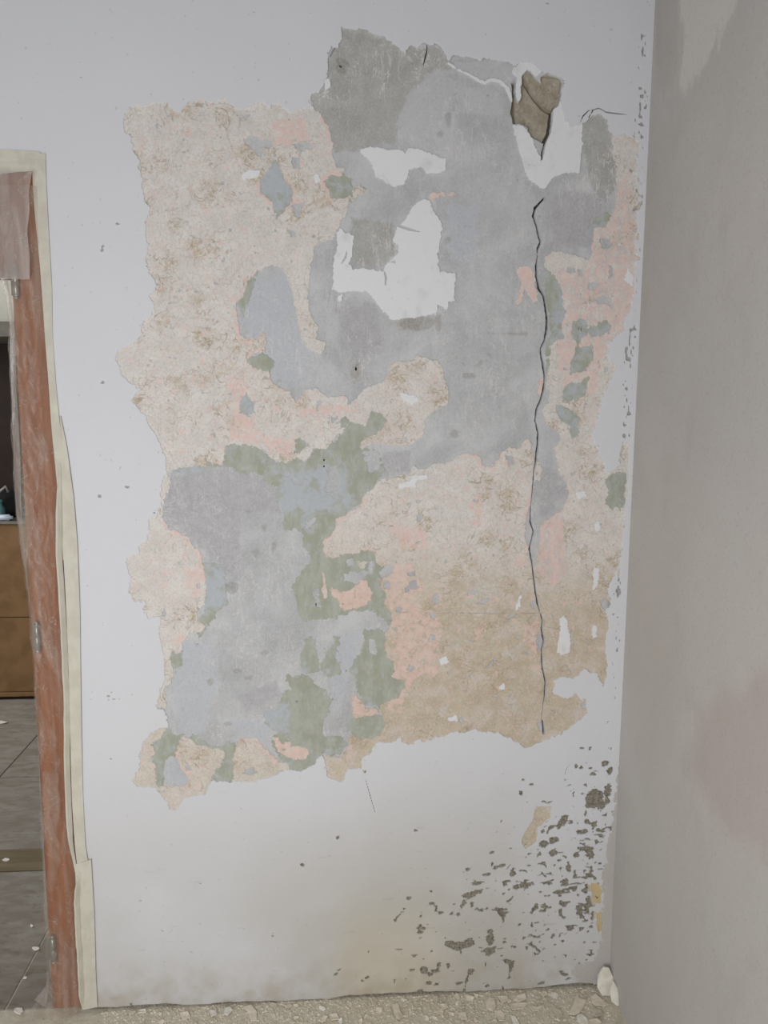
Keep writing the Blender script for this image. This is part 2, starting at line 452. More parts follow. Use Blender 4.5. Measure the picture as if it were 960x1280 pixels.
# --- old wallpaper, beige print over a pink ground
m = Mat('old_wallpaper', 0.92, 0.12)
warm = m.attr('warm')
mot = m.noise(24, 6, 0.65, 0.3)
cA = m.mix(m.rng(mot, 0.35, 0.65), C(203, 198, 194), C(193, 188, 184))
cB = m.mix(m.rng(mot, 0.35, 0.65), C(186, 174, 157), C(174, 161, 142))
c = m.mix(warm, cA, cB)
pale = m.rng(m.noise(10, 4, 0.6), 0.55, 0.72)
c = m.mix(m.math('MULTIPLY', pale, 0.45), c, C(196, 188, 180))
# printed sprays: curly strokes gathered in motifs
c = m.mix(m.math('MULTIPLY', m.rng(m.noise(14, 4, 0.6, 0.5, vec=m.map((1, 1, 1.4), (0, 0, 0), (5, 5, 5))), 0.48, 0.66), 0.5), c, C(197, 186, 183))
c = m.mix(m.math('MULTIPLY', m.rng(m.noise(17, 5, 0.65, 0.5, vec=m.map((1, 1, 1), (0, 0, 0), (9, 2, 7))), 0.52, 0.68), 0.45), c, C(190, 190, 186))
c = m.mix(m.math('MULTIPLY', m.rng(m.noise(210, 4, 0.75), 0.45, 0.66), 0.38), c, C(160, 149, 134))
c = m.mix(m.math('MULTIPLY', m.rng(m.noise(190, 3, 0.7, vec=m.map((1, 1, 1), (0, 0, 0), (1, 7, 3))), 0.52, 0.68), 0.35), c, C(212, 206, 198))
cell = m.voro(13, vec=m.map((1, 0.0, 1.15)))
motif = m.rng(cell, 0.46, 0.18)
curl = m.lines(m.noise(17, 2.5, 0.5, 2.4), 0.5, 0.020)
curl2 = m.lines(m.noise(38, 2, 0.5, 1.6), 0.5, 0.030)
ochre = m.math('MULTIPLY', motif, m.rng(m.noise(50, 4, 0.6, 1.0), 0.42, 0.60))
c = m.mix(m.math('MULTIPLY', ochre, 0.50), c, C(170, 152, 122))
c = m.mix(m.math('MULTIPLY', m.math('MULTIPLY', curl, m.rng(cell, 0.75, 0.3, 0.30, 1.0)), 0.75), c, C(150, 136, 120))
c = m.mix(m.math('MULTIPLY', m.math('MULTIPLY', curl2, motif), 0.7), c, C(146, 130, 110))
yl = m.rng(m.math('ADD', m.attr('ochre'), m.math('MULTIPLY', m.math('SUBTRACT', m.noise(45, 5, 0.65), 0.5), 1.2)), 0.45, 0.7)
c = m.mix(m.math('MULTIPLY', yl, 0.65), c, C(186, 164, 112))
pk = m.rng(m.math('ADD', m.attr('pink'), m.math('MULTIPLY', m.math('SUBTRACT', m.noise(62, 6, 0.75, 0.3), 0.5), 2.1)), 0.42, 0.66)
pc = m.mix(m.rng(m.noise(55, 5, 0.65), 0.35, 0.65), C(209, 184, 176), C(201, 173, 165))
pc = m.mix(m.math('MULTIPLY', m.attr('greypink'), m.rng(m.noise(70, 5, 0.7, vec=m.map((1, 1, 0.5))), 0.45, 0.58)), pc, C(184, 174, 174))
c = m.mix(m.math('MULTIPLY', pk, 0.74), c, pc)
fl = m.rng(m.noise(75, 3, 0.6, vec=m.map((1, 1, 0.7))), 0.69, 0.735)
c = m.mix(m.math('MULTIPLY', fl, 0.65), c, C(144, 140, 134))
fl2 = m.rng(m.noise(58, 3, 0.6, vec=m.map((1, 1, 1), (0, 0, 0), (3, 2, 1))), 0.71, 0.75)
c = m.mix(m.math('MULTIPLY', fl2, 0.6), c, C(214, 210, 204))
m.color(c); m.bump(m.math('ADD', m.noise(120, 4, 0.65), m.math('MULTIPLY', mot, 0.6)), 0.25, 0.0015); M_PAPER = m.m

# --- broken masonry in the hole, and the crack
m = Mat('broken_mortar', 0.95, 0.1)
c = m.mix(m.rng(m.noise(40, 6, 0.7), 0.35, 0.65), C(138, 128, 112), C(156, 148, 134))
c = m.mix(m.math('MULTIPLY', m.lines(m.noise(26, 3, 0.5, 2.5), 0.5, 0.03), 0.5), c, C(178, 172, 162))
m.color(c); m.bump(m.noise(90, 6, 0.7), 0.5, 0.003); M_MORTAR = m.m
m = Mat('crack_depth', 0.95, 0.1)
m.color(m.mix(m.noise(120, 4), C(84, 78, 70), C(64, 58, 52))); M_CRACK = m.m

# --- fresh plaster of the right-hand wall
m = Mat('fresh_grey_plaster', 0.88, 0.2)
x_, y_, z_ = m.sep()
big = m.noise(1.5, 3, 0.5, 0.6)
c = m.mix(m.rng(big, 0.35, 0.65), C(177, 172, 168), C(171, 167, 163))
nz_ = m.math('MULTIPLY', m.math('SUBTRACT', m.noise(9, 6, 0.65, 0.6), 0.5), 1.3)
nd_ = m.math('MULTIPLY', m.math('SUBTRACT', m.noise(14, 6, 0.68, 0.4, vec=m.map((1, 1.3, 0.55), (0.6, 0, 0))), 0.5), 1.5)
c = m.mix(m.math('MULTIPLY', m.rng(m.math('ADD', m.attr('damp'), nz_), 0.2, 0.9), 0.75), c, C(168, 157, 154))
c = m.mix(m.math('MULTIPLY', m.rng(m.math('ADD', m.attr('low'), nz_), 0.35, 0.65), 0.7), c, C(172, 169, 165))
c = m.mix(m.math('MULTIPLY', m.rng(m.math('ADD', m.attr('darkish'), nd_), 0.3, 0.8), 0.5), c, C(160, 156, 150))
tro = m.noise(7, 5, 0.62, 0.8, vec=m.map((1, 1.2, 0.7), (0.6, 0, 0)))
c = m.mix(m.math('MULTIPLY', m.rng(tro, 0.52, 0.72), 0.35), c, C(163, 157, 154))
c = m.mix(m.math('MULTIPLY', m.rng(m.noise(5, 5, 0.6, 0.6, vec=m.map((1, 1, 1), (0, 0, 0), (3, 8, 2))), 0.5, 0.7), 0.35), c, C(172, 172, 168))
c = m.mix(m.math('MULTIPLY', m.rng(m.math('ADD', m.attr('pale'), nd_), 0.42, 0.66), 0.7), c, C(194, 189, 182))
gr2 = m.rng(m.noise(70, 4, 0.7, 0.3), 0.64, 0.72)
c = m.mix(m.math('MULTIPLY', gr2, 0.25), c, C(190, 184, 180))
gr = m.rng(m.noise(150, 4, 0.75), 0.54, 0.70)
c = m.mix(m.math('MULTIPLY', gr, 0.32), c, C(136, 128, 124))
m.color(c); m.bump(m.math('ADD', m.noise(8, 5, 0.55), m.math('MULTIPLY', m.noise(150, 4, 0.7), 0.22)), 0.45, 0.006); M_PLASTER = m.m

# --- floor
m = Mat('dusty_screed', 0.95, 0.1)
c = m.mix(m.rng(m.noise(22, 6, 0.7), 0.35, 0.65), C(182, 175, 158), C(198, 192, 176))
c = m.mix(m.math('MULTIPLY', m.rng(m.voro(55), 0.28, 0.12), m.rng(m.noise(30, 3), 0.45, 0.6)), c, C(196, 188, 172))
c = m.mix(m.math('MULTIPLY', m.rng(m.noise(70, 4, 0.7), 0.6, 0.7), 0.6), c, C(120, 112, 96))
m.color(c); m.bump(m.noise(60, 6, 0.7), 0.6, 0.006); M_FLOOR = m.m
m = Mat('grey_floor_tile', 0.6, 0.3)
c = m.mix(m.rng(m.noise(7, 6, 0.65, 0.4, vec=m.map((1, 3.0, 1))), 0.35, 0.65), C(124, 117, 106), C(142, 136, 127))
c = m.mix(m.math('MULTIPLY', m.rng(m.noise(18, 5, 0.7, vec=m.map((1, 2.2, 1))), 0.52, 0.66), 0.6), c, C(106, 97, 84))
m.color(c); m.bump(m.noise(40, 5), 0.15, 0.002); M_TILE = m.m
m = Mat('tile_joint', 0.95, 0.1); m.color(m.mix(m.noise(60, 4), C(150, 144, 134), C(128, 122, 112))); M_JOINT = m.m
m = Mat('brown_threshold', 0.8, 0.2); m.color(m.mix(m.rng(m.noise(9, 5, 0.6, vec=m.map((0.4, 4, 1))), 0.35, 0.65), C(106, 95, 74), C(122, 111, 90))); M_SILL = m.m
def flake_mat(name, a, b):
    m = Mat(name, 0.9, 0.15)
    m.color(m.mix(m.rng(m.noise(45, 5, 0.65), 0.35, 0.65), C(*a), C(*b))); m.bump(m.noise(90, 4), 0.3, 0.002); return m.m
M_FLAKE = [flake_mat('beige_paint_flake', (216, 206, 190), (200, 189, 172)), flake_mat('white_paint_flake', (220, 216, 206), (204, 198, 186)),
           flake_mat('grey_paint_flake', (192, 184, 168), (176, 167, 150))]

# --- door side
m = Mat('orange_brown_wood', 0.45, 0.4)
gn = m.wave(1.2, 9, 4, 1.6, vec=m.map((14, 14, 0.9)))
c = m.mix(m.rng(gn, 0.2, 0.8), C(126, 72, 38), C(138, 82, 46))
c = m.mix(m.math('MULTIPLY', m.rng(m.noise(30, 4, 0.6, vec=m.map((3, 3, 0.15))), 0.5, 0.7), 0.5), c, C(116, 64, 34))
m.color(c); M_WOOD = m.m
m = Mat('masking_tape', 0.7, 0.25)
c = m.mix(m.rng(m.noise(25, 4), 0.35, 0.65), C(189, 185, 172), C(181, 176, 163))
c = m.mix(m.math('MULTIPLY', m.rng(m.noise(60, 3, 0.6, vec=m.map((1, 1, 0.3))), 0.55, 0.7), 0.4), c, C(198, 194, 182))
m.color(c); m.bump(m.noise(140, 3), 0.2, 0.001); M_TAPE = m.m
m = Mat('hinge_metal', 0.35, 0.5); m.b.inputs['Metallic'].default_value = 0.7
m.color(m.mix(m.noise(60, 3), C(150, 150, 146), C(130, 130, 126))); M_METAL = m.m
def film_mat(name, opac, tint):
    m = Mat(name, 0.2, 0.6)
    wr = m.noise(26, 4, 0.55, 1.0, vec=m.map((1.3, 1, 0.22), (0, 0.15, 0)))
    m.color(tint)
    creases = m.lines(m.noise(16, 4, 0.6, 1.4), 0.5, 0.012)
    m.bump(m.math('ADD', wr, m.math('MULTIPLY', creases, 0.15)), 0.55, 0.006)
    tr = m.n.new('ShaderNodeBsdfTransparent'); tr.inputs[0].default_value = (0.97, 0.96, 0.94, 1)
    tl = m.n.new('ShaderNodeBsdfTranslucent'); tl.inputs[0].default_value = tint
    a = m.n.new('ShaderNodeMixShader'); a.inputs[0].default_value = 0.35
    m.t.links.new(m.b.outputs[0], a.inputs[1]); m.t.links.new(tl.outputs[0], a.inputs[2])
    b = m.n.new('ShaderNodeMixShader')
    op = m.math('ADD', m.rng(wr, 0.35, 0.7, opac - 0.13, opac + 0.12), m.math('MULTIPLY', creases, 0.22))
    m.put(b.inputs[0], op)
    m.t.links.new(tr.outputs[0], b.inputs[1]); m.t.links.new(a.outputs[0], b.inputs[2])
    m.t.links.new(b.outputs[0], m.out.inputs[0]); return m.m
M_FILM = film_mat('clear_dust_film', 0.25, C(206, 198, 188)); M_FILM2 = film_mat('milky_dust_film', 0.50, C(206, 200, 196))
def plain(name, a, b=None, rough=0.6, scale=20):
    m = Mat(name, rough, 0.3)
    m.color(m.mix(m.rng(m.noise(scale, 4), 0.35, 0.65), C(*a), C(*(b or a)))); return m.m
M_CREAM = plain('cream_wall_paint', (214, 211, 196), (205, 202, 188), 0.85)
M_CAB = plain('brown_board', (128, 98, 66), (114, 86, 56), 0.55, 12)
M_CABD = plain('shaded_brown_board', (40, 24, 15), (32, 18, 11), 0.6, 12)  # dark brown board, with the shade of the niche put into its colour
M_BOARD = plain('grey_board', (120, 116, 106), (108, 104, 95), 0.7)
M_BLACK = plain('black_cloth', (26, 26, 27), (18, 18, 19), 0.85)
M_TEAL = plain('teal_plastic', (74, 112, 112), (66, 100, 102), 0.4)
M_STEEL = plain('dull_steel', (140, 136, 132), (120, 116, 112), 0.4)
M_PALE = plain('pale_plastic', (190, 200, 208), (170, 180, 190), 0.4)

# =================================================================== outlines (photograph pixels, turned into wall metres by W)
MAIN = [(164,134),(172,130),(180,133),(187,132),(200,129),(209,131),(217,138),(224,140),(229,139),(230,135),(240,127),(247,125),(265,128),(280,124),(285,129),(292,134),(299,137),(305,137),(320,130),(330,129),(339,137),(340,129),(347,130),(357,136),(365,140),(372,136),(385,135),(392,136),(387,127),(389,115),(399,115),(406,102),(410,87),(410,67),(415,57),(421,60),(426,52),(427,35),(442,36),(460,39),(477,44),(487,52),(497,59),(507,66),(515,59),(530,55),(550,57),(557,70),(562,76),(567,71),(580,70),(595,75),(615,74),(630,77),(640,81),(650,80),(662,79),(667,84),(675,91),(687,92),(700,96),(704,102),(702,115),(699,130),(705,150),(712,160),(727,157),(735,150),(742,144),(752,142),(759,150),(760,160),(766,172),(776,168),(790,172),(797,178),(796,230),(795,270),(793,330),(792,357),(791,375),(786,392),(780,400),(779,415),(767,422),(760,430),(759,455),(770,457),(765,470),(757,487),(752,497),(746,525),(740,545),(745,562),(755,575),(755,592),(765,590),(772,587),(777,555),(786,552),(785,590),(784,620),(780,640),(780,655),(777,692),(770,717),(762,730),(760,742),(764,754),(756,765),(759,782),(757,800),(759,830),(757,845),(754,860),(750,850),(747,842),(730,837),(720,845),(715,847),(705,845),(694,850),(690,865),(702,872),(715,872),(717,867),(732,875),(735,890),(722,902),(705,915),(685,924),(675,927),(667,931),(652,935),(645,927),(632,922),(625,917),(595,912),(580,914),(567,914),(560,919),(542,922),(532,926),(522,924),(516,930),(505,929),(500,922),(492,927),(470,927),(467,935),(460,944),(452,947),(452,960),(432,962),(430,977),(417,975),(407,970),(407,952),(402,942),(395,952),(385,960),(375,964),(365,961),(357,961),(340,970),(310,977),(290,976),(265,975),(262,980),(257,992),(242,994),(230,997),(225,1005),(221,1012),(212,1010),(210,1000),(200,990),(195,984),(170,981),(167,976),(172,967),(176,955),(175,942),(179,927),(190,917),(202,909),(210,907),(210,900),(206,887),(197,885),(197,875),(201,865),(197,861),(205,855),(206,835),(205,812),(201,802),(200,785),(201,770),(185,772),(180,762),(181,752),(165,750),(162,740),(164,725),(157,702),(162,695),(175,692),(177,680),(186,670),(187,650),(197,642),(201,632),(202,607),(207,592),(209,575),(202,565),(201,553),(194,542),(187,530),(185,522),(177,515),(166,501),(170,495),(177,487),(162,477),(155,470),(150,460),(144,447),(147,439),(156,436),(167,431),(177,420),(176,407),(185,400),(192,392),(194,385),(187,370),(194,362),(195,354),(187,342),(182,325),(186,315),(185,305),(182,290),(184,270),(186,260),(181,250),(177,235),(177,220),(174,202),(167,187),(165,170),(156,166),(155,152),(157,142)]
# wallpaper
WP1 = [(120,100),(320,105),(385,110),(392,136),(402,142),(407,152),(412,165),(415,180),(415,195),(420,210),(431,210),(424,222),(415,217),(405,227),(411,237),(414,247),(427,249),(440,246),(440,235),(450,232),(459,236),(452,244),(442,250),(436,252),(432,267),(424,280),(420,292),(416,301),(407,300),(395,305),(392,317),(389,335),(387,355),(385,370),(387,385),(391,397),(397,410),(396,425),(406,426),(409,434),(400,442),(391,440),(384,432),(377,420),(374,405),(370,385),(365,367),(360,350),(352,335),(337,332),(320,340),(310,352),(305,370),(296,377),(295,390),(300,417),(312,425),(325,419),(332,416),(334,427),(331,440),(315,442),(310,452),(317,460),(335,464),(340,477),(352,487),(362,489),(370,502),(375,495),(385,485),(395,485),(410,496),(427,494),(434,497),(435,507),(447,497),(460,482),(475,479),(485,470),(487,457),(497,452),(516,451),(520,440),(527,447),(545,450),(552,457),(555,470),(561,490),(559,505),(542,515),(530,527),(532,542),(522,550),(512,557),(490,555),(465,554),(452,560),(450,557),(456,547),(470,542),(477,535),(484,525),(472,516),(465,512),(462,520),(456,532),(446,529),(437,527),(430,540),(422,545),(417,554),(405,562),(392,560),(390,567),(381,577),(371,571),(360,579),(345,577),(337,572),(330,562),(312,557),(297,555),(282,557),(280,565),(279,582),(267,580),(259,576),(256,567),(257,582),(245,582),(222,586),(212,592),(213,604),(208,616),(205,632),(202,642),(180,640),(120,560)]
WP2 = [(402,677),(412,672),(422,655),(417,650),(427,645),(445,637),(455,627),(452,620),(465,612),(472,599),(485,600),(500,595),(510,592),(517,584),(530,586),(545,580),(560,576),(572,569),(580,567),(595,567),(602,575),(602,582),(615,584),(622,575),(630,562),(637,559),(645,562),(652,557),(660,547),(665,557),(668,575),(677,577),(676,600),(668,602),(662,630),(657,650),(657,670),(660,685),(663,700),(666,715),(672,695),(675,680),(675,657),(687,647),(705,635),(711,617),(707,607),(700,592),(697,575),(692,560),(700,550),(697,537),(683,532),(677,512),(688,500),(687,490),(682,477),(687,455),(687,432),(703,421),(702,410),(707,390),(702,370),(700,355),(690,340),(680,332),(681,322),(687,315),(700,314),(715,319),(735,324),(739,320),(742,302),(742,285),(756,284),(763,272),(771,250),(773,235),(768,205),(765,172),(800,150),(805,400),(795,650),(785,900),(700,1000),(480,1000),(420,1000),(400,985),(403,945),(410,945),(425,947),(430,937),(435,922),(440,918),(452,925),(467,922),(475,917),(482,905),(477,895),(475,882),(482,877),(497,872),(506,859),(505,852),(492,847),(492,827),(482,822),(481,790),(490,780),(490,765),(480,760),(482,745),(475,735),(474,722),(482,720),(492,715),(495,707),(490,705),(477,709),(470,702),(467,692),(460,686),(447,691),(422,695),(405,699),(406,687)]
WP4 = [(200,642),(205,650),(212,660),(225,667),(236,671),(240,682),(250,690),(254,702),(257,720),(256,757),(247,765),(246,775),(256,782),(252,792),(245,787),(234,794),(229,802),(227,815),(222,816),(215,810),(214,825),(217,835),(219,845),(212,855),(207,858),(207,885),(180,880),(150,700),(185,640)]
WP5 = [(160,920),(200,895),(206,910),(205,917),(190,930),(195,940),(185,950),(194,955),(195,980),(200,982),(230,983),(235,972),(227,960),(220,945),(222,932),(230,920),(237,922),(247,929),(262,935),(275,934),(282,942),(277,955),(267,967),(264,975),(268,1000),(240,1020),(190,1020),(150,990)]
WP5C = [(297,932),(300,925),(320,922),(324,930),(335,937),(347,952),(360,952),(362,960),(350,980),(292,990),(292,942)]
WP5D = [(340,920),(347,922),(350,930),(356,931),(361,922),(365,932),(375,932),(387,937),(385,947),(372,950),(360,946),(350,942)]
P1 = [(445,730),(452,725),(460,727),(466,742),(460,755),(447,761),(432,764),(425,760),(422,750),(414,742),(414,732),(425,740),(437,737)]
P2 = [(447,702),(460,702),(455,711),(449,709)]
P3 = [(403,714),(407,718),(408,735),(409,748),(404,748),(404,730)]
P4 = [(445,867),(452,875),(459,885),(470,884),(475,890),(465,896),(456,895),(445,897),(440,892),(440,877)]
P6 = [(645,337),(655,332),(662,333),(668,342),(669,355),(671,366),(674,376),(666,378),(660,365),(654,362),(652,378),(645,384),(648,368),(652,355)]
P7 = [(672,475),(679,472),(680,485),(676,498),(671,495)]
BEI = [(537,243),(553,240),(556,245),(540,248)]; BEI2 = [(560,243),(568,239),(568,242),(562,246)]
PATCH = [(670,1007),(690,1007),(685,1022),(672,1035),(670,1052),(657,1061),(652,1052),(654,1040),(665,1025)]
YEL1 = [(738,1104),(748,1102),(752,1112),(751,1128),(743,1128),(740,1116)]; YEL2 = [(746,1140),(752,1138),(753,1160),(748,1166),(745,1152)]
WPH = [[(344,201),(347,202),(355,222),(366,236),(366,250),(355,265),(346,274),(340,252),(326,240),(325,230),(330,220),(337,212)],
       [(365,257),(380,254),(377,262),(374,271),(369,268)], [(366,198),(375,197),(376,212),(366,211)],
       [(307,487),(311,495),(319,502),(320,515),(312,521),(301,515),(299,505),(304,495)],
       [(369,550),(375,548),(383,555),(380,562),(375,567),(368,567)], [(425,527),(432,522),(438,526),(432,534),(426,534)], [(415,521),(421,521),(421,527),(416,527)],
       [(715,402),(732,397),(735,415),(722,432),(715,420)], [(735,412),(748,402),(760,400),(762,413),(750,422),(738,420)],
       [(720,434),(742,431),(741,450),(732,462),(722,466),(712,468),(712,456)], [(712,490),(722,480),(735,472),(735,490),(722,500),(709,502)],
       [(741,374),(752,370),(765,371),(764,384),(758,380),(748,380)], [(750,300),(762,298),(766,306),(756,312)], [(761,331),(766,329),(767,346),(762,348)],
       [(735,355),(746,350),(748,358),(738,362)], [(709,333),(718,332),(719,340),(710,342)], [(722,336),(729,336),(728,346),(723,344)],
       [(705,482),(716,478),(735,480),(732,495),(715,500),(702,502)], [(694,505),(710,510),(726,523),(722,545),(715,548),(710,530),(699,522)],
       [(756,602),(765,590),(783,590),(781,630),(775,637),(771,632),(765,637),(756,630),(760,615)],
       [(633,570),(640,569),(641,580),(635,582)], [(519,644),(526,641),(529,648),(522,652)], [(509,716),(518,714),(518,719),(510,720)],
       [(505,735),(512,728),(520,725),(521,729),(512,737),(528,730),(527,734),(506,739)], [(540,745),(547,742),(549,752),(541,757)], [(538,766),(547,767),(544,774),(538,772)],
       [(536,796),(544,790),(545,799),(538,802)], [(584,739),(592,735),(600,737),(594,742),(584,744)], [(597,754),(610,747),(618,748),(606,753)],
       [(630,772),(640,766),(646,766),(640,772),(632,776)], [(660,752),(668,750),(672,758),(670,764),(664,760)], [(671,794),(677,790),(678,810),(672,814),(670,803)],
       [(672,906),(677,902),(680,914),(674,914)], [(750,752),(759,748),(764,757),(757,763),(751,759)], [(726,880),(732,878),(733,886),(727,886)],
       [(306,961),(316,959),(322,965),(314,970),(306,966)], [(230,957),(236,955),(242,962),(234,964)], [(219,163),(229,162),(236,165),(228,167)],
       [(299,144),(306,142),(313,143),(308,149),(300,148)], [(305,173),(318,172),(332,176),(342,175),(340,184),(328,184),(326,196),(319,190),(306,180)],
       [(203,760),(207,755),(208,768),(203,772)], [(245,729),(250,727),(252,735),(246,738)], [(427,930),(436,926),(435,940),(428,936)], [(512,832),(519,834),(517,842),(511,838)],
       [(496,758),(502,760),(501,766),(496,764)], [(480,728),(487,726),(487,735),(481,735)], [(362,288),(368,286),(370,296),(365,300)], [(369,180),(388,178),(391,184),(380,187),(370,186)]]
# green coat
GREENS = [[(280,560),(297,554),(312,556),(330,561),(345,576),(370,570),(385,575),(395,558),(418,552),(430,538),(440,525),(465,512),(486,524),(470,545),(452,560),(470,560),(480,590),(470,602),(455,618),(450,630),(425,645),(415,655),(420,670),(405,680),(400,690),(385,690),(376,665),(362,660),(355,638),(345,610),(320,592),(300,588),(282,585),(260,584),(240,590),(215,592),(222,584),(260,574)],
          [(385,685),(407,680),(407,690),(425,690),(462,685),(470,695),(470,705),(477,710),(472,725),(484,745),(480,760),(492,768),(486,782),(475,770),(467,760),(430,768),(380,775),(372,755),(367,735),(377,715),(387,700)],
          [(380,800),(390,795),(395,810),(395,840),(382,842),(379,825)], [(405,845),(405,830),(412,810),(420,792),(427,800),(420,820),(422,842)],
          [(455,787),(481,785),(484,820),(495,812),(494,845),(508,855),(497,874),(475,884),(457,880),(446,864),(447,850),(435,840),(445,825),(455,810)],
          [(360,845),(375,843),(390,847),(400,855),(412,862),(412,885),(405,905),(405,920),(430,920),(434,930),(428,943),(415,946),(404,942),(395,954),(378,966),(362,962),(350,945),(338,925),(345,915),(330,905),(330,890),(345,885),(352,870),(362,860)],
          [(438,900),(458,893),(480,896),(482,912),(468,924),(452,928),(438,918)], [(213,808),(228,815),(228,830),(220,840),(212,825)],
          [(188,930),(205,913),(212,905),(215,915),(230,918),(224,935),(220,947),(205,947),(194,946)], [(192,955),(200,943),(206,960),(205,985),(194,983)],
          [(225,930),(240,920),(262,932),(276,930),(285,928),(297,930),(294,955),(294,978),(266,978),(266,966),(280,950)],
          [(255,705),(272,702),(280,712),(285,755),(270,760),(262,780),(250,795),(244,780),(254,765)],
          [(684,335),(700,353),(704,370),(709,390),(704,410),(703,420),(687,434),(689,455),(683,477),(681,440),(685,420),(686,390),(682,360)],
          [(403,220),(422,213),(433,222),(440,235),(438,252),(425,250),(411,248)], [(742,272),(760,266),(764,275),(756,288),(742,290)],
          [(324,230),(345,198),(368,236),(368,252),(346,278),(338,255)], [(307,485),(322,504),(321,518),(300,518),(297,504)], [(366,548),(384,550),(384,568),(366,570)],
          [(422,520),(440,520),(438,536),(424,536)], [(713,400),(735,394),(737,418),(722,434),(713,422)], [(733,398),(764,396),(764,424),(733,424)], [(710,430),(745,428),(742,455),(722,468),(708,470)],
          [(707,475),(738,470),(736,495),(722,503),(702,505)], [(752,600),(765,586),(786,586),(784,640),(752,640)], [(690,500),(728,520),(726,550),(710,550)],
          [(310,448),(330,442),(340,450),(335,468),(315,464)], [(296,374),(310,352),(322,338),(316,362),(303,395)], [(352,640),(360,632),(366,660),(356,660)]]
GREEN_CUT = [[(430,697),(443,696),(446,708),(432,710)], [(428,716),(444,713),(458,714),(455,724),(440,732),(428,730)], [(458,693),(466,692),(468,705),(465,720),(459,715)], [(391,736),(399,735),(402,760),(394,762)],
             [(424,795),(450,800),(440,830),(428,838)], [(462,800),(468,800),(470,818),(463,816)], [(413,848),(440,845),(444,868),(436,890),(436,905),(425,915),(412,900),(414,870)], [(410,584),(420,580),(430,600),(418,620),(405,612)],
             [(355,590),(372,596),(380,605),(368,608)], [(455,565),(475,563),(476,585),(462,592)], [(380,650),(395,648),(392,665),(382,660)]]
# white remnants
RW = [[(447,189),(457,185),(474,184),(487,187),(500,187),(507,192),(512,185),(527,187),(540,192),(550,197),(558,199),(557,214),(547,216),(535,217),(527,210),(520,211),(510,210),(511,222),(504,231),(490,234),(482,227),(470,220),(465,207),(457,195)],
      [(421,290),(426,286),(431,291),(442,295),(441,312),(437,330),(442,336),(460,337),(479,339),(482,330),(496,317),(499,307),(491,302),(492,295),(496,285),(504,279),(510,269),(520,255),(530,250),(537,252),(542,265),(552,279),(552,290),(549,307),(547,330),(550,340),(570,342),(567,360),(569,377),(560,377),(560,389),(547,380),(545,392),(520,396),(495,400),(487,397),(475,385),(462,367),(447,364),(425,366),(416,362),(416,340),(417,320),(422,310)],
      [(302,219),(310,212),(325,213),(325,220),(312,224),(304,224)], [(501,491),(506,492),(524,496),(524,502),(515,505),(502,497)],
      [(497,604),(512,602),(515,595),(535,592),(535,599),(522,600),(520,607),(500,611)], [(700,772),(705,767),(709,777),(712,792),(712,815),(702,819),(696,815),(699,792)],
      [(742,710),(749,710),(747,732),(742,737)], [(624,857),(630,854),(632,861),(626,863)], [(647,748),(652,744),(650,757),(645,762)], [(741,782),(746,780),(746,795),(741,798)],
      [(549,823),(558,818),(560,827),(551,834)], [(780,350),(785,334),(791,345),(790,356)], [(392,219),(398,217),(400,226),(395,228)], [(558,896),(570,895),(572,900),(560,901)], [(405,100),(411,98),(414,108),(407,113)],
      [(720,616),(730,613),(733,620),(722,624)], [(422,370),(428,368),(428,377),(422,377)], [(744,655),(749,650),(750,662),(745,664)], [(480,60),(480.5,60),(480.5,60.5)]][:-1]
R3 = [(655,210),(664,206),(676,202),(680,190),(684,170),(688,155),(692,138),(699,128),(712,150),(727,155),(728,175),(725,200),(724,216),(705,217),(690,222),(682,236),(672,232),(662,225)]
R3B = [(640,156),(653,157),(665,172),(670,185),(676,196),(676,203),(655,208),(650,190)]
R3C = [(640,86),(652,78),(667,80),(676,92),(670,98),(664,90),(655,92),(651,105),(650,125),(643,132),(645,110),(646,96),(640,92)]
R3D = [(560,80),(575,88),(592,94),(604,102),(614,98),(626,101),(636,112),(637,120),(624,108),(612,104),(600,108),(585,98),(568,92)]
HOLE = [(652,95),(659,88),(663,90),(670,99),(676,104),(676,96),(684,92),(697,97),(703,104),(701,117),(698,131),(691,138),(689,151),(687,165),(681,178),(678,180),(664,172),(659,160),(650,155),(641,156),(638,143),(639,130),(639,104),(644,102),(644,120),(648,130),(651,124)]
CRACK = [(690,137,1.2),(689,150,1.6),(687,165,1.6),(681,178,1.6),(678,190,1.5),(677,199,1.2)]
CRACK2 = [(682,246,0.8),(676,252,1.2),(669,260,1.6),(667,270,2.0),(671,282,1.5),(674,295,1.8),(676,303,1.8),(672,311,0.9),(672,322,0.5),(671,332,1.8),(671,345,1.6),(674,360,2.0),(680,370,1.6),(682,382,2.0),(684,395,2.0),(684,410,2.0),(681,425,1.5),(676,435,0.9),(676,442,1.3),(679,455,1.8),(681,470,1.4),(680,485,1.8),(676,500,1.4),(671,512,1.6),(669,526,1.1),(671,532,1.3),(673,542,1.8),(672,557,1.8),(670,576,1.4),(667,588,0.5),(666,605,1.0),(664,625,0.8),(663,640,0.9),(663,652,1.1),(667,665,1.3),(662,685,1.3),(665,703,1.1),(667,720,1.1),(669,737,1.3),(672,754,1.3),(674,762,0.5),(678,775,1.0),(677,787,1.2),(680,802,1.3),(677,812,1.0),(678,835,1.0),(682,852,1.1),(681,871,1.1),(679,880,0.4),(677,898,0.4),(679,905,1.2),(680,917,1.6)]
CRACK3 = [(735,148,0.5),(741,138,0.7),(748,136,0.8),(757,141,0.9),(764,142,1.0),(773,143,0.9),(783,144,0.4)]
CRACK4 = [(717,160,0.4),(724,155,0.6),(728,146,0.6),(735,139,0.6),(741,138,0.5)]
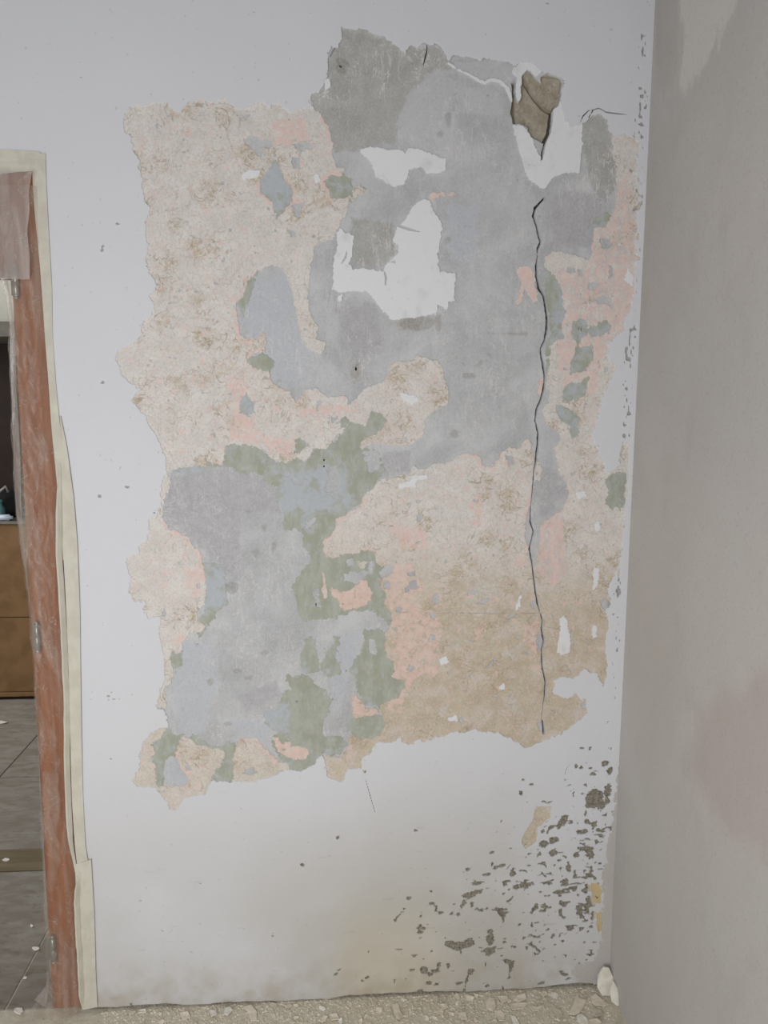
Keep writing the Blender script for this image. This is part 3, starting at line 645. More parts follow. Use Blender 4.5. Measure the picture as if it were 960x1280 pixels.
# dark chips in the white coat near the foot of the wall (x, y, rx, ry, tilt)
SPOTS = [(756,954,5,4),(762,963,5,7),(743,997,12,13),(736,1002,6,8),(752,1005,6,9),(760,988,5,12),(758,1000,4,9),(704,1025,5,7,-30),(698,1034,2.5,4),(713,1027,3,3),(733,1026,5,5),(742,1029,5,4),(727,1039,8,3.5),(679,1054,7,5),(692,1049,6,6),(691,1065,5,5),(720,1067,4,4.5),(740,1067,2.6,5),(745,1051,2.2,3.2),(736,1058,2,4.5),(711,1084,4,8,20),(705,1100,5,4),(655,1106,12,4),(646,1109,6,4),(662,1103,6,3),(682,1102,7,3),(690,1099,5,2),(632,1102,6,3.5,15),(641,1090,4,5),(596,1103,8,3.5),(587,1118,9,5),(598,1114,6,3),(578,1131,3,7,-30),(629,1142,7,4),(626,1136,8,2),(732,1113,4,3.5),(737,1125,6,8),(733,1135,4,6),(741,1146,2.8,9),(724,1136,3.5,7),(738,1158,5,3,-30),(609,1092,5,2.5,20),(620,1084,4,3),(628,1082,4,2.5,25),(584,1087,4,2,20),(615,1064,3,3.3),(651,990,1.8,2.6),(654,975,2,1.6),(664,980,1.5,1.2),(686,1002,2,1.5),(685,1022,2,6,-20),(679,1037,2.2,4),(731,981,3,2.6),(574,1181,13,7),(586,1177,8,7),(563,1178,8,4),(613,1172,5,13),(612,1188,8,7),(618,1184,7,3),(527,1159,5,4),(525,1164,3,3,30),(502,1140,1.5,5,-40),(530,1212,5,5.5),(544,1212,6,4.5),(538,1216,5,3),(548,1206,3,4),(525,1240,5,6),(588,1214,5,5),(584,1222,1.2,6,-15),(581,1233,1,5,-15),(639,1205,4,6),(636,1200,6,2),(637,1216,1.1,7,-8),(536,1227,4,3.5),(546,1229,3,2),(705,1217,6,3,-35),(712,1222,4,3),(677,1228,4,2.5),(609,1231,2.2,3.5),(628,1234,2,2.5),(631,1175,3,4),(640,1182,3,3),(655,1172,1.8,2),(692,1169,2.2,2.8),(708,1166,3,1.8,40),(738,1192,4,2),(733,1199,1.5,3),(700,1085,2.5,3),(731,1087,1.8,2.6,-20),(739,1090,3,3),(749,1079,2.6,3),(718,1093,2,2),(590,1131,2,3),(573,1141,3,4),(565,1140,2,3.5,-30),(551,1140,3,2.5,-20),(545,1136,1.8,5),(538,1129,4,2),(527,1140,1,3.5),(539,1114,2.2,2.5),(511,1122,2,2,-30),(519,1193,2.6,1.6),(613,1077,2,1.2),(560,1206,1.6,3),(567,1212,2,1.2),(516,1211,3,1.5),(562,1246,3,2),(574,1228,4,2.5),(493,1225,1.5,2),(726,958,1.8,2),(738,960,2,2),(741,966,3,2),(720,957,2,2,45),(737,935,1.5,1.6),(760,934,1.2,1.2),(763,935,1.2,1.2),(727,935,2,1.6),(519,1037,1.8,2.2),(592,1017,1.6,2.3,-25),(579,998,1.3,1.1),(545,951,1.3,1.2),(456,964,1.6,2),(423,1047,2,1.9),(386,1052,1.2,1.2),(378,1081,1.1,1.1),(361,1092,1.1,1.1),(353,1109,1,1),(341,1169,1.3,3.2,-15),(422,1214,1.2,5,-45),(461,1188,1.3,2.6,-30),(497,1145,1,5,-35),(459,1221,1.6,1.4),(454,1225,1.3,1),(265,1229,1,1),(125,620,1.4,1.4),(148,280,1.2,1.2),(130,478,1.2,1.2),(128,312,1.0,4,-15),(159,608,1.6,1.4),(194,636,1,2.2),(199,566,1.4,1.2),(165,1254,3,3)]
SLITS = [[(489,280,0.4),(500,283,1.6),(512,287,1.8),(525,290,0.5)], [(481,340,0.8),(482.5,348,1.6),(482,356,0.8)], [(427,330,0.4),(432,322,1.2),(434,314,0.5)], [(489,328,0.6),(493,327,1.3),(494,330,0.5)]]

# =================================================================== fields
RELIEF = (fbm(XX, ZZ, 0.35, 5, 3) * 0.0022).astype(np.float32)
RELIEF *= np.clip((GX1 - XX) / 0.06, 0, 1)
jag = fbm(XX, ZZ, 0.022, 21, 3, 0.7) * 0.0032 + fbm(XX, ZZ, 0.008, 22, 3, 0.8) * 0.0038
jagf = fbm(XX, ZZ, 0.018, 33, 3, 0.7) * 0.0030 + fbm(XX, ZZ, 0.0075, 34, 3, 0.85) * 0.0040
crack = np.maximum(line_field(CRACK), line_field(CRACK2)) + fbm(XX, ZZ, 0.007, 71, 2) * 0.0006
hair = np.maximum(line_field(CRACK3), line_field(CRACK4))
hole = sdf(W(HOLE)) + fbm(XX, ZZ, 0.012, 44, 3) * 0.0018
main = sdf(W(MAIN), 0.06)
paper0 = union([WP1, WP2, WP4, WP5, WP5C, WP5D, P1, P2, P3, P4, P6, P7, BEI, BEI2])
ph = union(WPH, 0.02)
paper_raw = np.minimum(paper0, -ph)
paper = paper_raw + jagf * 0.9
# fine flecks rubbed through the paper, mostly where it is pink
rub = fbm(XX, ZZ, 0.016, 90, 3, 0.6)
patchf = union([PATCH, YEL1, YEL2])
paper = np.minimum(paper, main + 0.012); paper = np.maximum(paper, patchf + 0.008)
green = np.minimum(union(GREENS), -union(GREEN_CUT)) + jag * 1.2 + fbm(XX, ZZ, 0.05, 23, 4, 0.7) * 0.0075 + 0.001
fillp = union(RW) + jagf * 0.7
fill3 = union([R3, R3B, R3C]) + jagf * 0.6
fill3 = np.maximum(fill3, line_field([(560,79,0.9),(572,87,1.2),(586,93,0.9),(598,101,1.3),(606,104,1.6),(614,100,1.4),(625,102,1.2),(634,111,1.6),(638,122,1.4),(640,128,0.8)]) + jagf * 0.35)
white = -(main + jagf * 0.9)
fillp = np.maximum(fillp, fill3)
for s in SLITS: fillp = np.minimum(fillp, -line_field(s))
spot = spots_field(SPOTS) + fbm(XX * 0.55, ZZ * 1.7, 0.011, 301, 4, 0.8) * 0.0052 + 0.0002
spot = np.where(spots_field([(q[0], q[1], q[2] * 1.5 + 5, q[3] * 1.3 + 3) for q in SPOTS]) > 0, spot, -0.01)
# finer chips, dense towards the damp corner
dens = np.exp(-((XX - 0.62) / 0.20) ** 2 - ((ZZ - 0.33) / 0.24) ** 2) * 1.0 + 0.55 * np.exp(-((XX - 0.45) / 0.30) ** 2 - ((ZZ - 0.17) / 0.16) ** 2)
fine = (vnoise(XX, ZZ * 1.0, 0.0105, 101) * 0.7 + vnoise(XX * 0.7, ZZ * 1.3, 0.0065, 102) * 0.3)
finef = (fine - (0.965 - 0.26 * dens)) * 0.02
fine2 = (fbm(XX * 0.6, ZZ * 1.5, 0.03, 141, 4, 0.7)); finef2 = (fine2 - (1.12 - 0.55 * dens)) * 0.006
spot = np.maximum(spot, np.maximum(finef, finef2))
# gritty line beside the corner
cl = 0.7050 - XX
grit = (vnoise(XX, ZZ * 0.6, 0.005, 131) - (0.60 + 2.2 * (np.abs(cl - 0.020 - 0.004 * fbm(XX, ZZ, 0.2, 9, 2)) / 0.012) ** 2 * 0.1 + 0.22 * (fbm(XX, ZZ, 0.16, 12, 2) < 0.05))) * 0.012
grit[cl > 0.045] = -0.01; grit[cl < 0.004] = -0.01
grit[ZZ < 0.75] = -0.01
white = np.minimum(white, -spot); white = np.minimum(white, -grit)
white = np.minimum(white, -(patchf + jagf * 0.5))
white = np.minimum(white, -hole)
white = np.minimum(white, -line_field(CRACK)); white = np.minimum(white, -np.minimum(line_field(CRACK2), np.where(ZZ < W([(680, 244)])[0][1], 1, -1))); white = np.minimum(white, -hair); white = np.minimum(white, -line_field([(457,973,0.4),(463,995,0.5),(469,1015,0.4)])); white = np.minimum(white, -line_field([(715,952,0.3),(708,960,0.5),(706,967,0.5)]))
DOOR_X, DOOR_Z = -0.600, 1.990
doorf = np.minimum(DOOR_X - XX, DOOR_Z - ZZ)
white = np.minimum(white, -doorf)
# ragged foot of the coat
foot = ZZ - (0.004 + 0.006 * fbm(XX, ZZ * 0, 0.10, 55, 4) + 0.002)
white = np.minimum(white, foot)
PITS = [(426,82,2,2),(445,461,1.2,2.4),(371.5,877,1.7,1.7),(247,805,1.6,1.0),(208,610,2.0,1.5),(405,575,1,1.4),(405,583,1,1.4),(416,874,1,1.5),(724,410,0.8,3),(727,411,0.8,4),(395,756,1,2)]
pits = spots_field(PITS)
hair = np.maximum(hair, line_field([(534,50,0.5),(534,62,0.7),(531,74,0.7),(529,82,0.4)]))
hair = np.maximum(hair, line_field([(421,57,0.4),(417,62,0.9),(413,70,0.7)]))
wallbase = np.minimum(-pits, np.minimum(np.minimum(-hole, -np.maximum(crack, hair)), -doorf))
paper = np.minimum(np.minimum(paper, -crack - 0.0006 * vnoise(XX, ZZ, .01, 3)), -hole)
paper = np.minimum(paper, -(rub - 0.98) * 0.01)
seam = np.maximum(line_field([(490,765.5,0.45),(560,766,0.5),(640,766.5,0.6),(690,766,0.4)]), line_field([(362,180,0.4),(378,181,0.7),(395,179,0.5)]))
paper = np.minimum(paper, -np.where(fbm(XX, ZZ, 0.03, 310, 2) > -0.1, seam, -0.01))
green_pits = pits
green = np.minimum(np.minimum(np.minimum(green, -crack), -hole), -pits)
fillp = np.minimum(np.minimum(fillp, -np.maximum(line_field(CRACK), np.where(ZZ < W([(680, 244)])[0][1], crack, -1))), -hole)

# painted-in wear of the materials (colour of the things themselves, by outline)
def soft(polys, w=0.012): return sstep(union(polys, 0.03), -w, w)
A_dark = soft([[(385,130),(430,30),(500,55),(560,60),(570,85),(540,90),(515,115),(500,145),(495,180),(450,185),(420,190),(405,150)], [(727,150),(760,140),(772,230),(750,260),(735,220)], [(487,397),(530,396),(525,412),(500,412)], [(445,450),(455,455),(452,480),(440,475)], [(437,270),(490,280),(495,310),(480,330),(445,335)]], 0.02)
A_light = soft([[(560,80),(600,76),(640,82),(640,115),(610,108),(580,95)], [(510,120),(545,85),(570,100),(555,170),(520,170),(500,150)], [(565,110),(625,112),(630,145),(590,145)]], 0.015)
A_blue = soft([[(210,850),(230,800),(270,800),(275,850),(260,920),(225,925)], [(300,350),(360,340),(372,400),(400,450),(370,490),(330,460),(300,410)], [(395,500),(440,505),(440,520),(400,520)], [(205,945),(225,950),(232,980),(205,980)], [(415,790),(450,790),(440,850),(420,900),(410,850)], [(555,250),(600,260),(600,330),(560,330)], [(280,900),(340,900),(340,930),(300,925)]], 0.02) * 0.9
A_mauve = soft([[(208,595),(300,582),(345,600),(350,640),(300,640),(298,700),(295,740),(275,735),(270,700),(230,665),(205,645)], [(475,565),(515,562),(512,590),(480,595)], [(290,870),(345,850),(350,870),(310,890)], [(680,600),(705,610),(690,640),(672,650)], [(420,385),(470,380),(480,440),(440,450)], [(690,240),(765,235),(740,310),(690,310)]], 0.018)
A_olive = (0.45 + 0.55 * sstep(ZZ, 0.85, 0.6)) * sstep(main, 0.002, -0.004)
A_olive = np.maximum(A_olive, sstep(cl, 0.05, 0.04) * 0.5)
A_olive = np.maximum(A_olive, 0.34 * sstep(spots_field([(427,82,8,8),(444,462,5,10),(560,147,3,7),(551,168,4,4),(585,470,6,4),(568,543,5,5),(488,385,5,3),(560,300,4,4),(548,405,4,12),(520,404,20,9),(305,430,4,4),(330,815,4,3),(296,838,5,3),(263,852,4,4),(312,847,5,3),(320,690,4,5),(330,660,3,4),(342,684,3,5),(311,640,3,3),(285,905,6,3),(290,735,9,7),(640,417,22,1.6),(598,455,5,2.5,40),(613,445,4,2,-50),(590,470,5,4)]) + fbm(XX, ZZ, 0.012, 320, 3) * 0.003, -0.002, 0.002))
A_warm = sstep(ZZ + 0.1 * XX, W([(400, 640)])[0][1], W([(400, 760)])[0][1]) * sstep(XX, -0.05, 0.03)
A_warm = np.maximum(A_warm, 0.45 * sstep(ZZ, 0.85, 0.70)); A_warm = np.maximum(A_warm, patchf > -0.01)
edge_in = sstep(paper_raw, 0.022, 0.002) * (0.42 + 0.34 * fbm(XX, ZZ, 0.09, 205, 3)) * sstep(main, 0.012, 0.028)
PINK = [[(330,150),(380,140),(392,160),(385,190),(340,185)], [(280,470),(310,460),(320,520),(330,560),(285,555)], [(300,530),(345,540),(375,545),(370,575),(335,570)], [(372,505),(440,500),(440,520),(370,525)],
        [(545,450),(553,470),(545,485),(535,470)], [(480,700),(520,700),(530,760),(560,780),(545,830),(510,870),(500,900),(480,890),(490,830),(482,770)], [(590,780),(605,785),(605,805),(590,800)],
        [(645,780),(675,770),(678,840),(680,890),(672,900),(668,840)], [(640,690),(662,690),(662,712),(640,715)], [(470,650),(530,655),(545,690),(500,690)], [(585,620),(605,610),(610,660),(585,665)],
        [(505,785),(555,790),(550,850),(510,850)], [(430,930),(445,925),(442,950),(428,950)], [(215,790),(245,785),(228,815),(215,812)], [(225,710),(256,700),(256,750),(235,750)]]
A_pink = np.maximum(soft(PINK, 0.02) * 0.62, edge_in)
A_pink = np.maximum(A_pink, soft([P1, P3, P4, P6, P7, WP5D], 0.004) * 0.72)
RP = [[(742,270),(770,235),(790,200),(800,330),(795,400),(760,440),(745,500),(700,500),(690,420),(700,380),(690,330),(735,330)]]
A_pink = np.maximum(A_pink, soft(RP, 0.02) * 0.60)
A_pink = np.maximum(A_pink, soft([[(675,655),(705,645),(708,720),(690,735),(670,715)]], 0.01) * 0.72)
A_pink = np.maximum(A_pink, 0.34 * sstep(paper_raw, -0.01, 0.02))
A_greyp = soft([[(740,250),(800,200),(800,330),(745,340)], [(690,330),(790,340),(770,420),(700,430)], [(675,655),(705,645),(708,720),(670,730)]], 0.03)
A_och = soft([[(230,127),(285,122),(300,137),(235,138)], [(320,128),(332,128),(345,137),(325,137)], [(305,230),(328,228),(330,255),(305,250)], [(345,270),(375,275),(370,310),(345,300)], [(265,445),(295,445),(295,475),(270,475)], [(408,955),(440,955),(432,978),(408,974)], [(222,920),(285,930),(270,990),(240,985)], [(195,880),(205,900),(185,925),(175,930)], [(545,870),(580,850),(600,890),(555,915)], [(775,215),(797,215),(797,260),(775,260)]], 0.014) * 0.42
A_och = np.maximum(A_och, soft([YEL1, YEL2], 0.004))
A_wash = 0.34 + 0.18 * (XX > 0.5) + 0.45 * soft([[(345,590),(430,580),(440,640),(350,640)], [(210,585),(280,585),(280,600),(210,600)], [(320,880),(360,880),(360,910),(320,910)], [(255,700),(285,700),(285,760),(255,760)], [(325,230),(345,200),(367,240),(346,275)], [(298,490),(320,500),(312,521)]], 0.02) - 0.25 * soft([[(370,690),(475,690),(490,780),(370,775)], [(445,785),(500,800),(505,870),(450,880)], [(360,845),(410,860),(405,940),(365,930)], [(752,590),(785,590),(785,640),(752,640)]], 0.01)

# =================================================================== the damaged wall
WT = 0.45
wall = empty('wall_back'); tag(wall, 'damaged white wall with peeled paint, old wallpaper and grey undercoat', kind='structure')
body = bmesh.new()
box_bm(body, (DOOR_X, 0.034, 0), (0.705, WT, 2.75)); box_bm(body, (-1.62, 0.034, DOOR_Z), (DOOR_X, WT, 2.75)); box_bm(body, (-2.4, 0.0, 0), (-1.62, WT, 2.75))
box_bm(body, (GX0, -0.0025, GZ1), (0.705, 0.034, 2.75)); box_bm(body, (-1.62, -0.0025, DOOR_Z), (GX0, 0.034, 2.75))
box_bm(body, (DOOR_X, 0.001, 0.0), (DOOR_X + 0.006, 0.034, DOOR_Z))
link('wall_core', from_bm(body, 'wall_core'), M_WHITE, wall)
battr = {'dark': A_dark, 'light': A_light, 'blue': A_blue, 'mauve': A_mauve, 'olive': A_olive}
under = coat('grey_undercoat', wallbase, M_GREY, wall, 0.0, 0.034, battr, min_px=40, fleck_name='undercoat_crumbs', block=8, coarse=(main < -0.02))
gp = coat('green_paint_patch', green, M_GREEN, wall, -0.0007, 0.0003, {'wash': A_wash}, min_px=80, fleck_name='green_paint_flecks')
pp = coat('wallpaper_remnant', paper, M_PAPER, wall, -0.0016, 0.0003, {'pink': A_pink, 'warm': A_warm, 'ochre': A_och, 'greypink': A_greyp}, min_px=80, fleck_name='wallpaper_scraps')
fp = coat('white_filler_patch', fillp, M_FILL, wall, -0.0030, 0.0003, {}, block=4, min_px=60, fleck_name='filler_specks')
lift = np.clip(main + 0.012, 0, 0.012) * 0.0
wp = coat('white_paint_coat', white, M_WHITE, wall, -0.0042, 0.0005, {}, block=8, min_px=120, fleck_name='white_paint_specks')
if wp: wp[0]['label'] = 'white top coat of paint chipped by dark spots'

# broken masonry inside the hole, standing back from the face
hx = np.array(W(HOLE)); facet = sdf(np.array(W([(640,85),(656,98),(668,116),(678,130),(686,138),(700,150),(720,100),(680,70)])))
hs = 0.013 + fbm(XX, ZZ, 0.04, 77, 4) * 0.004 - sstep(facet, -0.001, 0.0015) * 0.006 + np.clip(-(XX - W([(646, 130)])[0][0]) / 0.012, 0, 1) * 0.004
hs += 0.011 * sstep(line_field([(652,98,0.6),(658,106,1.0),(664,116,1.0),(673,126,1.4),(681,134,1.6),(688,139,1.2)]), -0.001, 0.0012)
hs += 0.014 * sstep(line_field([(694,134,1.0),(690,140,1.6),(689,151,1.8),(687,165,1.8),(681,178,2.0)]), -0.001, 0.001) + 0.010 * sstep(line_field([(641,104,2),(641,120,2),(641,135,3),(643,150,2.5)]), -0.002, 0.002)
hs -= 0.004 * sstep(sdf(W([(676,94),(702,98),(700,118),(690,112),(678,106)])), -0.001, 0.004)
hs = np.clip(hs, 0.003, 0.032)
for o in coat('broken_mortar', hole + 0.012, M_MORTAR, wall, 0.0, 0.033, {}, min_px=40, ysurf=hs.astype(np.float32)): o['label'] = 'brown-grey mortar bared in a hole'
for o in coat('crack_bottom', np.maximum(crack, hair) + 0.003, M_CRACK, wall, 0.018, 0.033, {}, min_px=30): o['label'] = 'dark depth of the long vertical crack'

# =================================================================== right wall, floor
ny, nz = 170, 190
v = []; f = []
for j in range(nz + 1):
    for i in range(ny + 1):
        y = 0.0 - 3.2 * (i / ny) ** 1.9; z = 2.75 * j / nz
        v.append((0.705 + 0.0, y, z))
va = np.array(v); va[:, 0] += (fbm(va[:, 1], va[:, 2], 0.6, 61, 3) * 0.004 + fbm(va[:, 1], va[:, 2], 0.12, 62, 3) * 0.0012) * np.clip(-va[:, 1] / 0.05, 0, 1)
def on_right(px):
    w = _ray([p[0] for p in px], [p[1] for p in px]); t = 0.705 / w[:, 0]; q = w * t[:, None]; return np.stack([q[:, 1] - CAM_D, q[:, 2] + CAM_H], 1)
def sdf_pts(poly, x, z):
    d = np.full(len(x), 9.0); ins = np.zeros(len(x), bool); n = len(poly)
    for k in range(n):
        (ax, az), (bx, bz) = poly[k], poly[(k + 1) % n]; ux, uz = bx - ax, bz - az
        t = np.clip(((x - ax) * ux + (z - az) * uz) / (ux * ux + uz * uz + 1e-12), 0, 1); d = np.minimum(d, np.hypot(x - ax - t * ux, z - az - t * uz))
        if az != bz: ins ^= ((az > z) != (bz > z)) & (x < ax + (z - az) / (bz - az) * ux)
    return np.where(ins, d, -d)
vy, vz = va[:, 1], va[:, 2]
R_pale = sdf_pts(on_right([(846,-40),(850,20),(858,45),(852,75),(846,112),(856,118),(874,100),(884,78),(898,60),(905,30),(930,-10),(945,-60)]), vy, vz)
R_low = sdf_pts(on_right([(795,940),(830,960),(860,1000),(895,1045),(925,1065),(955,1110),(990,1160),(990,1290),(800,1290),(770,1150)]), vy, vz)
R_damp = sdf_pts(on_right([(880,880),(960,820),(1010,840),(1010,1060),(955,1070),(915,1050),(885,1000),(860,960)]), vy, vz)
R_dark = sdf_pts(on_right([(822,-20),(848,-20),(850,60),(848,110),(826,125),(818,60)]), vy, vz)
for j in range(nz):
    for i in range(ny):
        a = j * (ny + 1) + i; f.append((a, a + ny + 1, a + ny + 2, a + 1))
k = len(va); va = np.concatenate([va, [(0.90, 0.45, 0), (0.90, -3.2, 0), (0.90, -3.2, 2.75), (0.90, 0.45, 2.75), (0.705, 0.45, 0), (0.705, 0.45, 2.75)]])
f.append((k, k + 1, k + 2, k + 3)); f.append((ny, (nz + 1) * (ny + 1) - 1, k + 2, k + 1))
rme = pymesh('wall_right', va, f, True)
for nm_, Fv in (('pale', R_pale), ('low', R_low), ('damp', R_damp), ('darkish', R_dark)):
    ra = rme.attributes.new(nm_, 'FLOAT', 'POINT'); ra.data.foreach_set('value', np.concatenate([sstep(Fv, -0.06, 0.06), np.zeros(len(va) - len(Fv))]).astype(np.float32))
wr_ = link('wall_right', rme, M_PLASTER); tag(wr_, 'right wall freshly skimmed with pinkish grey plaster', kind='structure')
# plaster dragged round the corner onto the white wall
SMEAR = [(790,880),(778,925),(772,950),(769,985),(766,1010),(762,1045),(758,1075),(750,1092),(753,1112),(752,1140),(751,1165),(748,1186),(742,1200),(730,1204),(720,1204),(712,1212),(722,1222),(740,1228),(800,1232)]
for o in coat('plaster_smear', np.minimum(sdf(W(SMEAR)) + jag * 1.4 + fbm(XX, ZZ * 0.5, 0.03, 65, 3) * 0.003, 0.02), M_PLASTER, wr_, -0.0062, 0.0, {}, min_px=80, fleck_name='plaster_spatter'): pass

fl = box('floor', (-4.0, -4.0, -0.10), (3.0, 0.46, 0.0), M_FLOOR); tag(fl, 'dusty screed floor strewn with paint flakes', kind='structure')
# doorway threshold and the tiled floor beyond, seen past the plastic
ft = box('floor_beyond', (-4.0, 0.46, -0.10), (3.0, 4.0, -0.006), M_JOINT); tag(ft, 'grey tiled floor of the room beyond the doorway', kind='structure')
bmt = bmesh.new(); box_bm(bmt, (-0.26, -0.26, -0.006), (0.26, 0.26, 0.0), 0.002); tile_me = from_bm(bmt, 'tile'); tile_me.materials.append(M_TILE)
for i in range(5):
    for j in range(5):
        t = bpy.data.objects.new('tile', tile_me); COL.objects.link(t); t.parent = ft
        t.location = (-0.797 - 0.262 - 0.524 * i + 0.524, 0.72 + 0.262 + 0.524 * j, 0.0005)
sill = box('threshold', (-1.62, 0.595, -0.006), (-0.60, 0.718, 0.003), M_SILL, ft, 0.002)
bmd = bmesh.new(); box_bm(bmd, (-0.26, -0.29, -0.004), (0.26, 0.29, 0.0), 0.002); dt_me = from_bm(bmd, 'tile'); dt_me.materials.append(M_TILE)
for i in range(3):
    t = bpy.data.objects.new('tile', dt_me); COL.objects.link(t); t.parent = fl
    t.location = (-0.797 + 0.262 - 0.524 * i, 0.300, 0.003)

# =================================================================== door frame, plastic and tape
dw = 0.082
fr = empty('door_1', (DOOR_X - dw / 2, 0, 0)); tag(fr, 'orange-brown wooden door frame under plastic film', kind='structure')
def fpart(name, lo, hi, mat, bev=0.003, par=None):
    o = box(name, lo, hi, mat, None, bev); o.parent = fr if par is None else par; o.matrix_parent_inverse = Matrix.Translation((-fr.location.x, 0, 0)); return o
post = fpart('post', (DOOR_X - dw, 0.004, 0.0035), (DOOR_X - 0.0005, 0.16, DOOR_Z - 0.001), M_WOOD)
fpart('lintel', (-1.62, 0.004, DOOR_Z - 0.235), (DOOR_X - dw, 0.16, DOOR_Z - 0.001), M_WOOD)
fpart('post', (-1.62, 0.004, 0.0035), (-1.54, 0.16, DOOR_Z - 0.235), M_WOOD)
for (px, py) in ((19, 352), (46, 797), (66, 1188)):
    p = at(px, py, -0.006); bm = bmesh.new(); L = 0.028
    lathe_bm(bm, [(0.002, -L - 0.010), (0.0048, -L - 0.007), (0.0048, -L - 0.003), (0.0034, -L - 0.002), (0.0066, -L), (0.0066, -0.001), (0.0058, 0.0), (0.0066, 0.001), (0.0066, L), (0.0034, L + 0.002), (0.0048, L + 0.003), (0.0048, L + 0.007), (0.002, L + 0.010)], 14, (p[0], -0.0035, p[2]))
    box_bm(bm, (p[0] - 0.012, 0.0015, p[2] - L), (p[0], 0.006, p[2] + L))
    h = link('hinge', from_bm(bm, 'hinge', True), M_METAL, fr); h['label'] = 'grey metal hinge barrel'; h.matrix_parent_inverse = Matrix.Translation((-fr.location.x, 0, 0))

def sheet(name, rows, nu, mat, amp, seed, base_y, fold=None):
    """a film sheet: rows of (left px, right px, y px) in the wall plane, thin but real, wrinkled"""
    ys = np.array([r[2] for r in rows], float); lf = np.array([r[0] for r in rows], float); rg = np.array([r[1] for r in rows], float)
    n = int((ys[-1] - ys[0]) / 3.0) + 1; yy = np.linspace(ys[0], ys[-1], n)
    l = np.interp(yy, ys, lf); r = np.interp(yy, ys, rg)
    U = np.linspace(0, 1, nu); v = []
    px = l[:, None] + (r - l)[:, None] * U[None, :]; py = np.repeat(yy[:, None], nu, 1)
    P = at(px.ravel(), py.ravel(), base_y)
    u = np.tile(U, n); x, z = P[:, 0], P[:, 2]
    d = np.abs(fbm(x * 1.0, z * 0.45, 0.05, seed, 4, 0.55)) * amp + np.abs(fbm(x + 0.5 * z, z * 0.2, 0.03, seed + 3, 3)) * amp * 0.6
    d *= np.clip((1 - u) * 5, 0.05, 1)
    y = base_y - d
    if fold is not None: y = y + fold(u, z)
    P = np.stack([x, y, z], 1)
    F = [(j * nu + i, j * nu + i + 1, (j + 1) * nu + i + 1, (j + 1) * nu + i) for j in range(n - 1) for i in range(nu - 1)]
    F = [q[::-1] for q in F]
    me = pymesh(name, P, F, True); o = link(name, me, mat); return o
film = sheet('plastic_film', [(-8,50,232),(-2,52,345),(3,53,370),(7,57,408),(6,59,430),(9,62,490),(10,66,540),(13,71,590),(15,75,640),(20,76,680),(26,77,720),(33,80,760),(36,83,810),(39,85,860),(42,86,910),(44,88,960),(47,90,1010),(49,93,1060),(50,97,1100),(50,100,1140),(53,102,1180),(55,104,1220),(55,105,1238),(49,106,1252),(38,106,1264),(24,106,1278)], 34, M_FILM, 0.010, 201, -0.0125,
             fold=lambda u, z: np.clip((0.20 - u) / 0.20, 0, 1) ** 1.5 * 0.020 + np.clip((u - 0.78) / 0.16, 0, 1) * 0.0085)
tag(film, 'crumpled clear plastic film hanging full length over the wooden door post', 'plastic film')
fold = sheet('folded_edge', [(-6,8,345),(3,13,370),(7,17,408),(6,18,430),(9,20,490),(10,23,540),(13,25,590),(15,26,640),(20,29,680),(26,33,720),(33,38,760),(36,42,810),(39,44,860),(42,47,910),(44,49,960),(47,51,1010),(49,54,1060),(50,56,1100),(50,57,1140),(53,58,1180),(55,60,1220),(54,60,1240),(38,56,1260)], 10, M_FILM2, 0.004, 251, -0.0025, fold=lambda u, z: (1 - u) * 0.022 + 0.004)
fold.parent = film
flap = sheet('plastic_film', [(-330,40,213),(-330,39,222),(-330,36,240),(-330,37,262),(-330,34,290),(-330,37,318),(-330,37,349)], 140, M_FILM2, 0.008, 231, -0.026)
tag(flap, 'short milky plastic flap hanging from the tape at the door head', 'plastic film')

def tape(name, left, right, y, th, label, cat='masking tape', seed=1, nseg=40):
    """a strip of tape between two pixel polylines, with thickness and slightly uneven edges"""
    lp = np.array(left, float); rp = np.array(right, float)
    s = np.linspace(0, 1, nseg)
    def res(p):
        d = np.concatenate([[0], np.cumsum(np.hypot(*np.diff(p, axis=0).T))]); d /= d[-1]
        return np.stack([np.interp(s, d, p[:, 0]), np.interp(s, d, p[:, 1])], 1)
    a = res(lp); b = res(rp); nu = 6; V = []
    for k in range(nseg):
        for q in range(nu + 1):
            t = q / nu; p = a[k] * (1 - t) + b[k] * t; w = at(p[0], p[1], y); wv = float(fbm(np.array([s[k] * 3.0]), np.array([t * 0.4]), 0.25, seed, 3)[0]) * 0.0012
            V.append((w[0], y - th - abs(wv), w[2]))
    n = len(V); V += [(v[0], y, v[2]) for v in V]
    W_ = nu + 1; F = []
    for k in range(nseg - 1):
        for q in range(nu):
            i = k * W_ + q; F.append((i, i + 1, i + W_ + 1, i + W_)); F.append((n + i, n + i + W_, n + i + W_ + 1, n + i + 1))
        i = k * W_; F.append((i, i + W_, n + i + W_, n + i)); i = k * W_ + nu; F.append((i, n + i, n + i + W_, i + W_))
    for q in range(nu):
        F.append((q, n + q, n + q + 1, q + 1)); i = (nseg - 1) * W_ + q; F.append((i, i + 1, n + i + 1, n + i))
    me = pymesh(name, V, F); bm = bmesh.new(); bm.from_mesh(me); bmesh.ops.recalc_face_normals(bm, faces=bm.faces); bm.to_mesh(me); bm.free()
    o = link(name, me, M_TAPE); tag(o, label, cat, 'strips of masking tape around the door frame'); return o
tape('masking_tape', [proj(-1.64, -0.006, 2.000),(0,187),(30,188),(50,190)], [proj(-1.64, -0.006, 1.945),(0,218),(30,214),(54,215)], -0.006, 0.0008, 'cream masking tape running across the top of the door frame', seed=3)
